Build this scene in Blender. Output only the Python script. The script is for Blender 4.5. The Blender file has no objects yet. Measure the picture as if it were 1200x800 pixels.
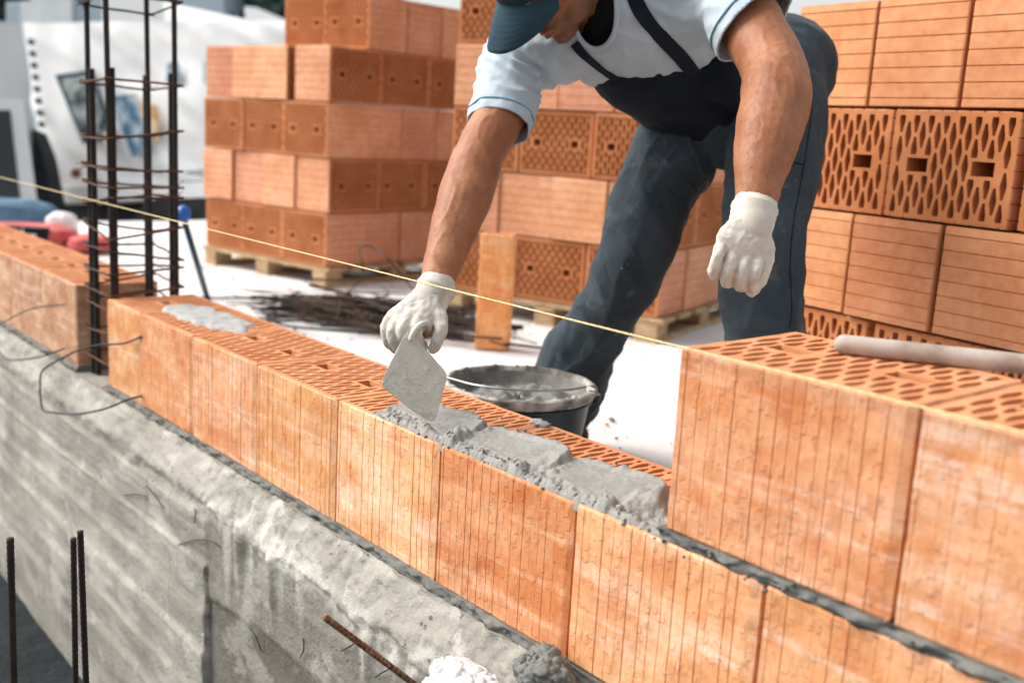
import bpy, bmesh, math, random
from mathutils import Vector, Matrix, noise
from mathutils.geometry import tessellate_polygon
random.seed(7)
SC = bpy.context.scene
COL = SC.collection
V = Vector
rad = math.radians

# ------------------------------------------------------------------ camera frame (metres; x along the wall, y into the site, z up)
CAM = V((2.60310, -0.99887, 0.74635))
CR = V((0.64356806, 0.76333019, 0.05609979))
CU = V((-0.1860391, 0.08491033, 0.97886653))
CF = V((-0.74243492, 0.64039992, -0.19665484))
FPX = 1240.62
def ray(u, v): return CF + CR*((u-600)/FPX) - CU*((v-400)/FPX)
def W(u, v, d): return CAM + ray(u, v)*d
def Zp(u, v, z): d = ray(u, v); return CAM + d*((z-CAM.z)/d.z)
def Yp(u, v, y): d = ray(u, v); return CAM + d*((y-CAM.y)/d.y)

# ------------------------------------------------------------------ mesh helpers
class MB:
    def __init__(s): s.v = []; s.f = []
    def add(s, vs, fs):
        o = len(s.v); s.v += [V(p) for p in vs]; s.f += [tuple(i+o for i in f) for f in fs]; return s
    def box(s, a, b, m=None):
        x0,y0,z0 = a; x1,y1,z1 = b
        vs = [V(p) for p in ((x0,y0,z0),(x1,y0,z0),(x1,y1,z0),(x0,y1,z0),(x0,y0,z1),(x1,y0,z1),(x1,y1,z1),(x0,y1,z1))]
        if m: vs = [m @ p for p in vs]
        return s.add(vs, [(0,3,2,1),(4,5,6,7),(0,1,5,4),(1,2,6,5),(2,3,7,6),(3,0,4,7)])
    def cbox(s, a, b, c=.004, m=None):
        # box with chamfered edges
        bm = bmesh.new()
        bmesh.ops.create_cube(bm, size=1)
        for v in bm.verts:
            v.co = V([(a[i]+b[i])/2 + v.co[i]*(b[i]-a[i]) for i in range(3)])
        bmesh.ops.bevel(bm, geom=list(bm.edges), offset=c, segments=2, affect='EDGES', profile=.6)
        vs = [(m @ v.co if m else v.co.copy()) for v in bm.verts]
        bm.verts.index_update()
        fs = [tuple(v.index for v in f.verts) for f in bm.faces]; bm.free()
        return s.add(vs, fs)
    def tube(s, pts, rads, n=14, side=None, cap=True, ribs=None):
        pts = [V(p) for p in pts]
        if not isinstance(rads, (list, tuple)): rads = [rads]*len(pts)
        R = [(r, r) if not isinstance(r, (tuple, list)) else tuple(r) for r in rads]
        T = []
        for i in range(len(pts)):
            t = (pts[min(i+1, len(pts)-1)] - pts[max(i-1, 0)]); T.append(t.normalized())
        sd = V(side) if side is not None else (V((0,0,1)) if abs(T[0].z) < .9 else V((1,0,0)))
        P2 = []; R2 = []; T2 = []
        if cap == 'round':
            for a in (80, 60, 40, 20):
                c, q = math.cos(rad(a)), math.sin(rad(a)); m = min(R[0])
                P2.append(pts[0]-T[0]*m*q); R2.append((R[0][0]*c, R[0][1]*c)); T2.append(T[0])
        P2 += pts; R2 += R; T2 += T
        if cap == 'round':
            for a in (20, 40, 60, 80):
                c, q = math.cos(rad(a)), math.sin(rad(a)); m = min(R[-1])
                P2.append(pts[-1]+T[-1]*m*q); R2.append((R[-1][0]*c, R[-1][1]*c)); T2.append(T[-1])
        vs = []; fs = []; cur = sd
        for k, (p, r, t) in enumerate(zip(P2, R2, T2)):
            e = cur - t*cur.dot(t)
            if e.length < 1e-5: e = t.orthogonal()
            e.normalize(); cur = e if side is None else sd
            g = t.cross(e)
            for j in range(n):
                a = 2*math.pi*j/n
                vs.append(p + e*(r[0]*math.cos(a)) + g*(r[1]*math.sin(a)))
        m = len(P2)
        for k in range(m-1):
            for j in range(n):
                j2 = (j+1) % n
                fs.append((k*n+j, k*n+j2, (k+1)*n+j2, (k+1)*n+j))
        if cap:
            fs.append(tuple(range(n-1, -1, -1))); fs.append(tuple((m-1)*n+j for j in range(n)))
        return s.add(vs, fs)
    def blob(s, c, r, sub=2, amp=.25, fr=3., m=None, seed=0):
        bm = bmesh.new(); bmesh.ops.create_icosphere(bm, subdivisions=sub, radius=1)
        rr = r if isinstance(r, (tuple, list)) else (r, r, r)
        vs = []
        for v in bm.verts:
            d = 1 + amp*noise.noise(v.co*fr + V((seed*3.1, seed*1.7, seed)))
            q = V((v.co.x*rr[0], v.co.y*rr[1], v.co.z*rr[2]))*d
            vs.append((m @ q if m else q) + V(c))
        bm.verts.index_update()
        fs = [tuple(v.index for v in f.verts) for f in bm.faces]; bm.free()
        return s.add(vs, fs)
    def mesh(s, name, mat, smooth=False):
        me = bpy.data.meshes.new(name); me.from_pydata([tuple(v) for v in s.v], [], s.f); me.update()
        if mat: me.materials.append(mat)
        if smooth is True:
            for p in me.polygons: p.use_smooth = True
        elif smooth:
            for p in me.polygons: p.use_smooth = True
            try: me.set_sharp_from_angle(angle=rad(smooth))
            except Exception: pass
        return me
    def build(s, name, mat, parent=None, smooth=False, origin=None):
        if origin is not None:
            o = V(origin); s.v = [v-o for v in s.v]
        ob = link(name, s.mesh(name, mat, smooth), parent)
        if origin is not None: ob.location = V(origin)
        return ob
def link(name, me, parent=None):
    ob = bpy.data.objects.new(name, me); COL.objects.link(ob)
    if parent is not None: ob.parent = parent
    return ob
def tag(o, label, cat, group=None, kind=None):
    if label: o['label'] = label
    if cat: o['category'] = cat
    if group: o['group'] = group
    if kind: o['kind'] = kind
    return o
def thing(name, label, cat, loc=(0,0,0), group=None):
    o = bpy.data.objects.new(name, None); COL.objects.link(o); o.location = loc; o.empty_display_size = .05
    return tag(o, label, cat, group)
def cr(pts, n=8):
    """Catmull-Rom through tuples (any length)"""
    P = [tuple(p) for p in pts]; out = []
    for i in range(len(P)-1):
        a = P[max(i-1,0)]; b = P[i]; c = P[i+1]; d = P[min(i+2,len(P)-1)]
        for k in range(n):
            t = k/n
            out.append(tuple(.5*((2*b[j])+(-a[j]+c[j])*t+(2*a[j]-5*b[j]+4*c[j]-d[j])*t*t+(-a[j]+3*b[j]-3*c[j]+d[j])*t**3) for j in range(len(b))))
    out.append(P[-1]); return out
def fbm(p, o=3): return noise.fractal(V(p), .6, 2.1, o)
def sstep(a, b, x):
    t = max(0, min(1, (x-a)/(b-a))); return t*t*(3-2*t)
def remesh(mb, vox, smooth_it=4, fn=None, cut=None):
    """voxel union of everything in mb -> one continuous surface; fn(co, no) -> displacement along normal"""
    me = mb.mesh('tmp', None); ob = bpy.data.objects.new('tmp', me); COL.objects.link(ob)
    m = ob.modifiers.new('r', 'REMESH'); m.mode = 'VOXEL'; m.voxel_size = vox; m.adaptivity = 0
    if smooth_it:
        s = ob.modifiers.new('s', 'SMOOTH'); s.factor = .5; s.iterations = smooth_it
    dg = bpy.context.evaluated_depsgraph_get()
    r = bpy.data.meshes.new_from_object(ob.evaluated_get(dg))
    bpy.data.objects.remove(ob); bpy.data.meshes.remove(me)
    if fn:
        ns = [v.normal.copy() for v in r.vertices]
        for v, n in zip(r.vertices, ns): v.co = v.co + n*fn(v.co, n)
    for p in r.polygons: p.use_smooth = True
    r.materials.clear()
    return r

# ------------------------------------------------------------------ materials
def nm(name, rough=.8, base=(.5,.5,.5), spec=.3, metal=0):
    m = bpy.data.materials.new(name); m.use_nodes = True
    nt = m.node_tree; b = nt.nodes['Principled BSDF']
    b.inputs['Base Color'].default_value = (*base, 1); b.inputs['Roughness'].default_value = rough
    b.inputs['Specular IOR Level'].default_value = spec; b.inputs['Metallic'].default_value = metal
    return m, nt, b
def N(nt, t, **k):
    n = nt.nodes.new(t)
    for a, v in k.items():
        if a in n.inputs: n.inputs[a].default_value = v
        else: setattr(n, a, v)
    return n
def coord(nt, scale=(1,1,1), rnd=True, src='Object'):
    tc = N(nt, 'ShaderNodeTexCoord'); mp = N(nt, 'ShaderNodeMapping')
    mp.inputs['Scale'].default_value = scale
    nt.links.new(tc.outputs[src], mp.inputs['Vector'])
    if rnd:
        oi = N(nt, 'ShaderNodeObjectInfo'); mu = N(nt, 'ShaderNodeVectorMath', operation='SCALE')
        cb = N(nt, 'ShaderNodeCombineXYZ')
        for i in range(3): nt.links.new(oi.outputs['Random'], cb.inputs[i])
        nt.links.new(cb.outputs[0], mu.inputs[0]); mu.inputs['Scale'].default_value = 37.
        nt.links.new(mu.outputs[0], mp.inputs['Location'])
    return mp.outputs[0]
def noi(nt, co, scale, detail=4, rough=.55, dist=0):
    n = N(nt, 'ShaderNodeTexNoise'); n.inputs['Scale'].default_value = scale; n.inputs['Detail'].default_value = detail
    n.inputs['Roughness'].default_value = rough; n.inputs['Distortion'].default_value = dist
    nt.links.new(co, n.inputs['Vector']); return n.outputs['Fac']
def ramp(nt, fac, stops):
    r = N(nt, 'ShaderNodeValToRGB'); el = r.color_ramp.elements
    while len(el) < len(stops): el.new(.5)
    for e, (p, c) in zip(el, stops):
        e.position = p; e.color = (*c, 1) if len(c) == 3 else c
    nt.links.new(fac, r.inputs[0]); return r.outputs[0]
def mix(nt, fac, a, b, mode='MIX'):
    m = N(nt, 'ShaderNodeMix', data_type='RGBA', blend_type=mode)
    for s, x in ((0, fac), (6, a), (7, b)):
        if isinstance(x, (int, float)): m.inputs[s].default_value = x
        elif isinstance(x, tuple): m.inputs[s].default_value = (*x, 1)
        else: nt.links.new(x, m.inputs[s])
    return m.outputs[2]
def mth(nt, op, a, b=None, c=None):
    m = N(nt, 'ShaderNodeMath', operation=op)
    for i, x in enumerate((a, b, c)):
        if x is None: continue
        if isinstance(x, (int, float)): m.inputs[i].default_value = x
        else: nt.links.new(x, m.inputs[i])
    return m.outputs[0]
def bump(nt, b, h, st=.5, dist=.002, prev=None):
    n = N(nt, 'ShaderNodeBump'); n.inputs['Strength'].default_value = st; n.inputs['Distance'].default_value = dist
    nt.links.new(h, n.inputs['Height'])
    if prev: nt.links.new(prev, n.inputs['Normal'])
    nt.links.new(n.outputs[0], b.inputs['Normal']); return n.outputs[0]
def rndval(nt):
    return N(nt, 'ShaderNodeObjectInfo').outputs['Random']

def mat_wall_brick(name='fired_clay_wall', old=False):
    m, nt, b = nm(name, .88, spec=.15)
    co = coord(nt); cs = coord(nt, (1, 1, .85))
    big = noi(nt, co, 8, 3, .5); med = noi(nt, cs, 26, 5, .65)
    if old:
        c1 = ramp(nt, big, [(.3, (.26,.105,.05)), (.45, (.46,.20,.10)), (.6, (.55,.34,.20)), (.75, (.38,.13,.06))])
        c2 = mix(nt, .4, c1, ramp(nt, med, [(.35, (.28,.12,.06)), (.6, (.58,.38,.24))]))
    else:
        c1 = ramp(nt, big, [(.30, (.48,.155,.050)), (.45, (.62,.245,.088)), (.58, (.70,.345,.160)), (.74, (.57,.20,.066))])
        c2 = mix(nt, .5, c1, ramp(nt, med, [(.33, (.50,.165,.055)), (.62, (.74,.405,.210))]))
    hv = N(nt, 'ShaderNodeHueSaturation'); nt.links.new(c2, hv.inputs['Color'])
    nt.links.new(mth(nt, 'MULTIPLY_ADD', rndval(nt), .08, .96), hv.inputs['Value'])
    nt.links.new(mth(nt, 'MULTIPLY_ADD', rndval(nt), .010, .494), hv.inputs['Hue'])
    # firing bands along the height of the block and a pale bloom drifting in horizontal patches
    cz = coord(nt, (.9, .9, 3.0)); bl = noi(nt, cz, 5.0, 6, .7, .5)
    blm = ramp(nt, bl, [(.42, (.05,.05,.05)), (.60, (.50,.50,.50)), (.76, (.85,.85,.85))])
    sp = noi(nt, coord(nt, (1, 1, .5)), 55, 4, .7)
    blm = mth(nt, 'MULTIPLY', blm, ramp(nt, sp, [(.36, (.35,.35,.35)), (.60, (1,1,1))]))
    c3 = mix(nt, blm, hv.outputs[0], (.82,.60,.44))
    ck = noi(nt, coord(nt, (1, 1, 1.6)), 16, 5, .75, .8)
    c3 = mix(nt, ramp(nt, ck, [(.62, (0,0,0)), (.66, (.35,.35,.35)), (.70, (0,0,0))]), c3, (.82,.64,.50))
    bnd = noi(nt, coord(nt, (1.2, 1.2, 22)), 1.6, 4, .6, .3)
    c3 = mix(nt, mth(nt, 'MULTIPLY', ramp(nt, bnd, [(.56, (0,0,0)), (.66, (.55,.55,.55)), (.76, (0,0,0))]), ramp(nt, sp, [(.40, (.2,.2,.2)), (.56, (1,1,1))])), c3, (.85,.66,.54))
    # flake marks: short vertical tears beside the ribs and small horizontal nicks
    va = noi(nt, coord(nt, (170, 170, 44)), 1, 2, .5); hb_ = noi(nt, coord(nt, (90, 90, 170)), 1, 2, .5); dens = noi(nt, co, 13, 3, .6)
    t1 = ramp(nt, mth(nt, 'ADD', va, mth(nt, 'MULTIPLY', dens, .35)), [(.80, (0,0,0)), (.845, (1,1,1))])
    t2 = ramp(nt, mth(nt, 'ADD', hb_, mth(nt, 'MULTIPLY', dens, .35)), [(.82, (0,0,0)), (.86, (1,1,1))])
    hack = mth(nt, 'MAXIMUM', t1, t2)
    wv_ = N(nt, 'ShaderNodeVectorMath', operation='ADD'); nn_ = N(nt, 'ShaderNodeTexNoise'); nt.links.new(co, nn_.inputs['Vector']); nn_.inputs['Scale'].default_value = 60
    sc_ = N(nt, 'ShaderNodeVectorMath', operation='SCALE'); nt.links.new(nn_.outputs['Color'], sc_.inputs[0]); sc_.inputs['Scale'].default_value = .55
    nt.links.new(coord(nt, (82, .01, 46)), wv_.inputs[0]); nt.links.new(sc_.outputs[0], wv_.inputs[1])
    vf = N(nt, 'ShaderNodeTexVoronoi', feature='F1', distance='CHEBYCHEV'); nt.links.new(wv_.outputs[0], vf.inputs['Vector']); vf.inputs['Scale'].default_value = 1.
    sp_ = N(nt, 'ShaderNodeSeparateXYZ'); nt.links.new(vf.outputs['Color'], sp_.inputs[0])
    pick = ramp(nt, mth(nt, 'ADD', sp_.outputs[0], mth(nt, 'MULTIPLY', dens, .6)), [(.66, (0,0,0)), (.70, (1,1,1))])
    flake = mth(nt, 'MULTIPLY', pick, ramp(nt, vf.outputs['Distance'], [(.26, (1,1,1)), (.33, (0,0,0))]))
    rim = mth(nt, 'MULTIPLY', pick, ramp(nt, vf.outputs['Distance'], [(.25, (0,0,0)), (.31, (1,1,1)), (.35, (1,1,1)), (.40, (0,0,0))]))
    c3 = mix(nt, mth(nt, 'MULTIPLY', rim, .20), c3, (.42,.13,.045))  # dark ring painted round raised flakes for the small shadows they cast
    c4 = mix(nt, mth(nt, 'MULTIPLY', hack, .13), c3, (.40,.13,.05))
    oc = N(nt, 'ShaderNodeObjectInfo'); c4 = mix(nt, 1., c4, oc.outputs['Color'], 'MULTIPLY')
    nt.links.new(c4, b.inputs['Base Color'])
    fine = noi(nt, co, 300, 3, .6)
    p = bump(nt, b, fine, .4, .0012)
    p = bump(nt, b, med, .35, .004, p)
    p = bump(nt, b, va, .35, .0022, p)
    p = bump(nt, b, mth(nt, 'SUBTRACT', 1, hack), .38, .0014, p)
    bump(nt, b, flake, .5, .0012, p)
    return m
def mat_stack_brick():
    m, nt, b = nm('fired_clay_new', .8, spec=.2)
    co = coord(nt)
    big = noi(nt, co, 6, 3); f = noi(nt, co, 45, 4)
    c1 = ramp(nt, big, [(.3, (.54,.215,.095)), (.5, (.64,.29,.145)), (.7, (.72,.38,.21))])
    c2 = mix(nt, .3, c1, ramp(nt, f, [(.35, (.50,.185,.08)), (.65, (.74,.42,.24))]))
    hv = N(nt, 'ShaderNodeHueSaturation'); nt.links.new(c2, hv.inputs['Color'])
    nt.links.new(mth(nt, 'MULTIPLY_ADD', rndval(nt), .18, .90), hv.inputs['Value'])
    nt.links.new(mth(nt, 'MULTIPLY_ADD', rndval(nt), .010, .493), hv.inputs['Hue'])
    oc = N(nt, 'ShaderNodeObjectInfo'); nt.links.new(mix(nt, 1., hv.outputs[0], oc.outputs['Color'], 'MULTIPLY'), b.inputs['Base Color'])
    bump(nt, b, noi(nt, co, 180, 3), .3, .001)
    return m
def mat_concrete():
    m, nt, b = nm('cast_concrete', .9, spec=.2)
    co = coord(nt, rnd=False); cl = coord(nt, (.5, 1, 4), rnd=False)
    a = noi(nt, co, 3.2, 6, .6); l = noi(nt, cl, 5, 5, .6)
    base = mix(nt, .5, ramp(nt, a, [(.3, (.19,.18,.16)), (.5, (.34,.325,.285)), (.7, (.50,.48,.43))]),
               ramp(nt, l, [(.3, (.20,.19,.165)), (.55, (.41,.39,.345)), (.75, (.56,.54,.48))]))
    cdz = coord(nt, (14, 1, .9), rnd=False); dr = ramp(nt, noi(nt, cdz, 2.2, 4, .6), [(.60, (0,0,0)), (.70, (1,1,1))])
    base = mix(nt, mth(nt, 'MULTIPLY', dr, .35), base, (.12,.11,.10))
    mask = ramp(nt, noi(nt, co, 7, 6, .7, .5), [(.60, (0,0,0)), (.66, (1,1,1))])
    base = mix(nt, mth(nt, 'MULTIPLY', mask, .5), base, (.66,.64,.59))
    pit = N(nt, 'ShaderNodeTexVoronoi'); nt.links.new(co, pit.inputs['Vector']); pit.inputs['Scale'].default_value = 55
    pm = ramp(nt, mth(nt, 'ADD', pit.outputs['Distance'], mth(nt, 'MULTIPLY', noi(nt, co, 9, 3), .9)), [(.50, (1,1,1)), (.56, (0,0,0))])
    base = mix(nt, mth(nt, 'MULTIPLY', pm, .7), base, (.075,.07,.065))
    sa = N(nt, 'ShaderNodeAttribute', attribute_name='stain_and_shade')
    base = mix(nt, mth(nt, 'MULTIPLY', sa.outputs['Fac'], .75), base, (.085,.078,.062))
    pa = N(nt, 'ShaderNodeAttribute', attribute_name='pale')
    base = mix(nt, mth(nt, 'MULTIPLY', pa.outputs['Fac'], .5), base, (.66,.645,.60))
    nt.links.new(base, b.inputs['Base Color'])
    p = bump(nt, b, noi(nt, co, 120, 6, .75), .8, .004)
    p = bump(nt, b, noi(nt, co, 26, 5, .7), .6, .010, p)
    bump(nt, b, mth(nt, 'SUBTRACT', 1, pm), .6, .003, p)
    return m
def mat_mortar(name, c0, c1, rough=.7):
    m, nt, b = nm(name, rough, spec=.35)
    co = coord(nt, rnd=False)
    nt.links.new(ramp(nt, noi(nt, co, 30, 5, .65), [(.3, c0), (.7, c1)]), b.inputs['Base Color'])
    p = bump(nt, b, noi(nt, co, 420, 4, .7), .7, .0016)
    bump(nt, b, noi(nt, co, 90, 4, .7), .5, .004, p)
    return m
def mat_noise(name, c0, c1, scale=20, rough=.8, bs=.3, bd=.002, bscale=120, spec=.3, metal=0, stretch=(1,1,1), lo=.3, hi=.7, rnd=False):
    m, nt, b = nm(name, rough, spec=spec, metal=metal)
    co = coord(nt, stretch, rnd=rnd)
    nt.links.new(ramp(nt, noi(nt, co, scale, 5, .6), [(lo, c0), (hi, c1)]), b.inputs['Base Color'])
    if bs: bump(nt, b, noi(nt, coord(nt, rnd=rnd), bscale, 4, .6), bs, bd)
    return m
def mat_fabric(name, c0, c1, dust=None, wv=900, scale=9, da=.5, crease=0):
    m, nt, b = nm(name, .92, spec=.15)
    b.inputs['Sheen Weight'].default_value = .04
    co = coord(nt, rnd=False)
    c = ramp(nt, noi(nt, co, scale, 5, .6), [(.3, c0), (.7, c1)])
    if dust:
        c = mix(nt, ramp(nt, noi(nt, co, 11, 6, .7, .8), [(.58, (0,0,0)), (.78, (da,da,da))]), c, dust)
        sp = N(nt, 'ShaderNodeTexVoronoi'); nt.links.new(co, sp.inputs['Vector']); sp.inputs['Scale'].default_value = 60
        c = mix(nt, ramp(nt, mth(nt, 'ADD', sp.outputs['Distance'], mth(nt, 'MULTIPLY', noi(nt, co, 14, 2), 1.)), [(.40, (.8,.8,.8)), (.45, (0,0,0))]), c, dust)
    nt.links.new(c, b.inputs['Base Color'])
    p = bump(nt, b, noi(nt, co, wv, 2, .5), .25, .0006)
    p = bump(nt, b, noi(nt, co, 55, 3, .5), .18, .004, p)
    if crease:
        rg = N(nt, 'ShaderNodeTexNoise'); rg.noise_type = 'RIDGED_MULTIFRACTAL'; nt.links.new(co, rg.inputs['Vector'])
        rg.inputs['Scale'].default_value = 9; rg.inputs['Detail'].default_value = 2.5; rg.inputs['Distortion'].default_value = 1.6
        bump(nt, b, rg.outputs['Fac'], crease, .012, p)
    return m
def mat_skin():
    m, nt, b = nm('tanned_skin', .55, spec=.35)
    b.inputs['Subsurface Weight'].default_value = .06
    b.inputs['Subsurface Radius'].default_value = (.01,.004,.002)
    co = coord(nt, rnd=False)
    c = ramp(nt, noi(nt, co, 14, 5, .6), [(.3, (.26,.088,.038)), (.55, (.35,.140,.066)), (.75, (.45,.205,.108))])
    hr = ramp(nt, noi(nt, co, 190, 3, .8, 1.5), [(.52, (0,0,0)), (.68, (.45,.45,.45))])
    c = mix(nt, hr, c, (.18,.07,.035))
    at = N(nt, 'ShaderNodeAttribute', attribute_name='beard')
    bn = ramp(nt, noi(nt, co, 420, 3, .8), [(.40, (.25,.25,.25)), (.60, (1,1,1))])
    c = mix(nt, mth(nt, 'MULTIPLY', mth(nt, 'MULTIPLY', at.outputs['Fac'], .80), bn), c, (.11,.075,.055))
    at2 = N(nt, 'ShaderNodeAttribute', attribute_name='flush')
    c = mix(nt, mth(nt, 'MULTIPLY', at2.outputs['Fac'], .5), c, (.58,.16,.10))
    nt.links.new(c, b.inputs['Base Color'])
    p = bump(nt, b, noi(nt, co, 380, 3, .7), .3, .0008)
    bump(nt, b, noi(nt, co, 38, 3, .5), .2, .004, p)
    return m
M = {}
M['wall'] = mat_wall_brick(); M['old'] = mat_wall_brick('weathered_clay', True); M['stack'] = mat_stack_brick(); M['conc'] = mat_concrete()
M['cut'] = mat_noise('cut_clay', (.40,.135,.045), (.54,.215,.09), 9, .9, .5, .001, 220, rnd=True)
M['cutwall'] = mat_noise('cut_clay_wall', (.50,.19,.075), (.66,.31,.155), 9, .9, .5, .001, 220, rnd=True)
M['mortar'] = mat_mortar('wet_mortar', (.215,.21,.195), (.31,.303,.28), .5)
M['mortar_dark'] = mat_mortar('damp_mortar', (.09,.092,.085), (.19,.19,.175), .7)
M['mortar_dry'] = mat_mortar('dry_mortar', (.30,.30,.29), (.46,.455,.44), .9)
M['mortar_in'] = mat_mortar('bucket_mortar', (.13,.127,.115), (.25,.245,.225), .6)
M['lime'] = mat_mortar('white_lime', (.58,.58,.59), (.74,.74,.74), .9)
M['slab'] = mat_noise('pale_screed', (.58,.575,.565), (.74,.735,.725), 2.6, .9, .3, .004, 60, lo=.25, hi=.75)
M['dirt'] = mat_noise('shade_tinted_earth', (.006,.010,.012), (.018,.024,.027), 5, .95, .8, .02, 30)  # earth kept near black: the trench shade is put into its colour
M['wood'] = mat_noise('pallet_wood', (.30,.19,.10), (.52,.37,.22), 8, .85, .4, .002, 90, stretch=(1,6,6), rnd=True)
M['steel'] = mat_noise('dark_rebar', (.008,.008,.008), (.035,.022,.017), 60, .75, .4, .001, 300, spec=.4)
M['rust'] = mat_noise('rusty_rebar', (.10,.038,.018), (.40,.24,.16), 120, .9, .8, .002, 260, lo=.4, hi=.68)
M['wire'] = mat_noise('black_wire', (.01,.011,.013), (.035,.036,.04), 60, .6, 0)
M['tie'] = mat_noise('rust_wire', (.03,.018,.012), (.16,.06,.025), 40, .8, 0)
M['string'] = mat_noise('yellow_twine', (.66,.48,.20), (.84,.70,.42), 300, .8, .4, .0005, 900)
M['pipe'] = mat_noise('whitewashed_wood', (.26,.18,.135), (.44,.38,.335), 14, .7, .3, .001, 140, stretch=(1,1,1), lo=.30, hi=.55)
M['trowel'] = mat_noise('trowel_slurry', (.50,.475,.41), (.60,.575,.505), 40, .45, .35, .001, 500, spec=.4)
M['metal'] = mat_noise('worn_steel', (.28,.28,.28), (.45,.45,.44), 40, .35, .2, .0005, 200, metal=.9)
M['bucket'] = mat_noise('navy_plastic', (.006,.014,.022), (.016,.03,.042), 9, .42, .1, .001, 60, spec=.5)
M['rimmort'] = mat_noise('smeared_mortar', (.12,.11,.095), (.50,.48,.44), 16, .75, .6, .003, 160, lo=.40, hi=.60)
M['trouser'] = mat_fabric('slate_work_cloth', (.028,.040,.050), (.056,.074,.088), (.24,.235,.22), da=.55, crease=.55)
M['bib'] = mat_fabric('navy_bib_cloth', (.007,.010,.016), (.016,.022,.034))
M['shirt'] = mat_fabric('pale_blue_jersey', (.42,.51,.57), (.51,.59,.64), (.36,.34,.30), da=.12, crease=.22)
M['trim'] = mat_fabric('blue_trim', (.16,.30,.38), (.24,.38,.45))
M['under'] = mat_fabric('black_jersey', (.006,.006,.007), (.012,.012,.014))
M['glove'] = mat_fabric('cream_cotton', (.49,.455,.395), (.66,.63,.555), (.26,.21,.15), wv=700, scale=24, da=.85)
M['cap'] = mat_fabric('navy_cap_cloth', (.020,.046,.066), (.036,.070,.094), (.3,.33,.34), da=.06)
M['skin'] = mat_skin()
M['stub'] = mat_noise('stubble', (.10,.05,.03), (.3,.14,.08), 300, .8, .4, .0008, 500)
M['lips'] = mat_noise('lips', (.34,.11,.075), (.42,.15,.10), 60, .5, .2, .0005, 300)
M['eye'] = nm('eye_white', .3, (.7,.68,.65))[0]
M['iris'] = nm('iris', .3, (.05,.03,.02))[0]
M['hair'] = mat_noise('short_dark_hair', (.03,.02,.015), (.09,.06,.04), 300, .8, .8, .002, 400)
M['boot'] = mat_noise('dusty_boot', (.02,.018,.015), (.09,.08,.07), 12, .7, .3, .002, 80)
M['tarp'] = mat_noise('white_tarpaulin', (.76,.77,.77), (.84,.84,.83), 1.2, .55, .35, .03, 2.5)
M['tarpg'] = mat_noise('grey_tarpaulin', (.60,.63,.63), (.70,.72,.71), 1.5, .6, .2, .02, 3)
M['vanpaint'] = mat_noise('white_vehicle_paint', (.78,.79,.79), (.84,.85,.85), 2, .35, 0)
M['darkglass'] = nm('dark_glass', .12, (.008,.014,.018), .6)[0]
M['black'] = mat_noise('black_chassis', (.006,.010,.012), (.02,.026,.03), 6, .7, 0)
M['rubber'] = mat_noise('tyre_rubber', (.012,.012,.012), (.03,.03,.03), 20, .85, 0)
M['picA'] = mat_noise('faded_print_dark', (.01,.03,.045), (.40,.44,.42), 5.5, .6, 0, lo=.38, hi=.62)
M['picB'] = mat_noise('faded_print_ochre', (.50,.24,.07), (.70,.58,.42), 3.5, .6, 0, lo=.42, hi=.6)
M['picC'] = mat_noise('faded_print_blue', (.03,.12,.20), (.5,.57,.6), 6, .6, 0, lo=.4, hi=.62)
M['frameblue'] = nm('frame_teal', .6, (.02,.06,.085))[0]
M['red'] = mat_noise('red_sack', (.42,.04,.04), (.60,.14,.13), 6, .6, .4, .01, 12)
M['white'] = mat_noise('white_print', (.7,.7,.7), (.8,.8,.8), 8, .6, 0)
M['bluecloth'] = mat_noise('blue_sheet', (.03,.09,.15), (.10,.19,.28), 5, .7, .4, .02, 9)
M['bluecap'] = nm('blue_cap_plastic', .35, (.01,.11,.42), .5)[0]
M['bluepole'] = mat_noise('dark_blue_pole', (.008,.03,.05), (.02,.06,.09), 20, .5, .1)
M['house'] = mat_noise('bluish_render', (.30,.37,.42), (.38,.45,.50), 1.5, .9, 0)
M['roof'] = mat_noise('pale_roof_sheet', (.50,.54,.56), (.62,.65,.66), 2, .6, 0)
M['leaf'] = mat_noise('far_leaves', (.025,.055,.05), (.06,.11,.085), 2, .8, 0)
M['bark'] = mat_noise('bark', (.06,.045,.03), (.13,.10,.07), 8, .9, .5, .01, 20)

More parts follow.
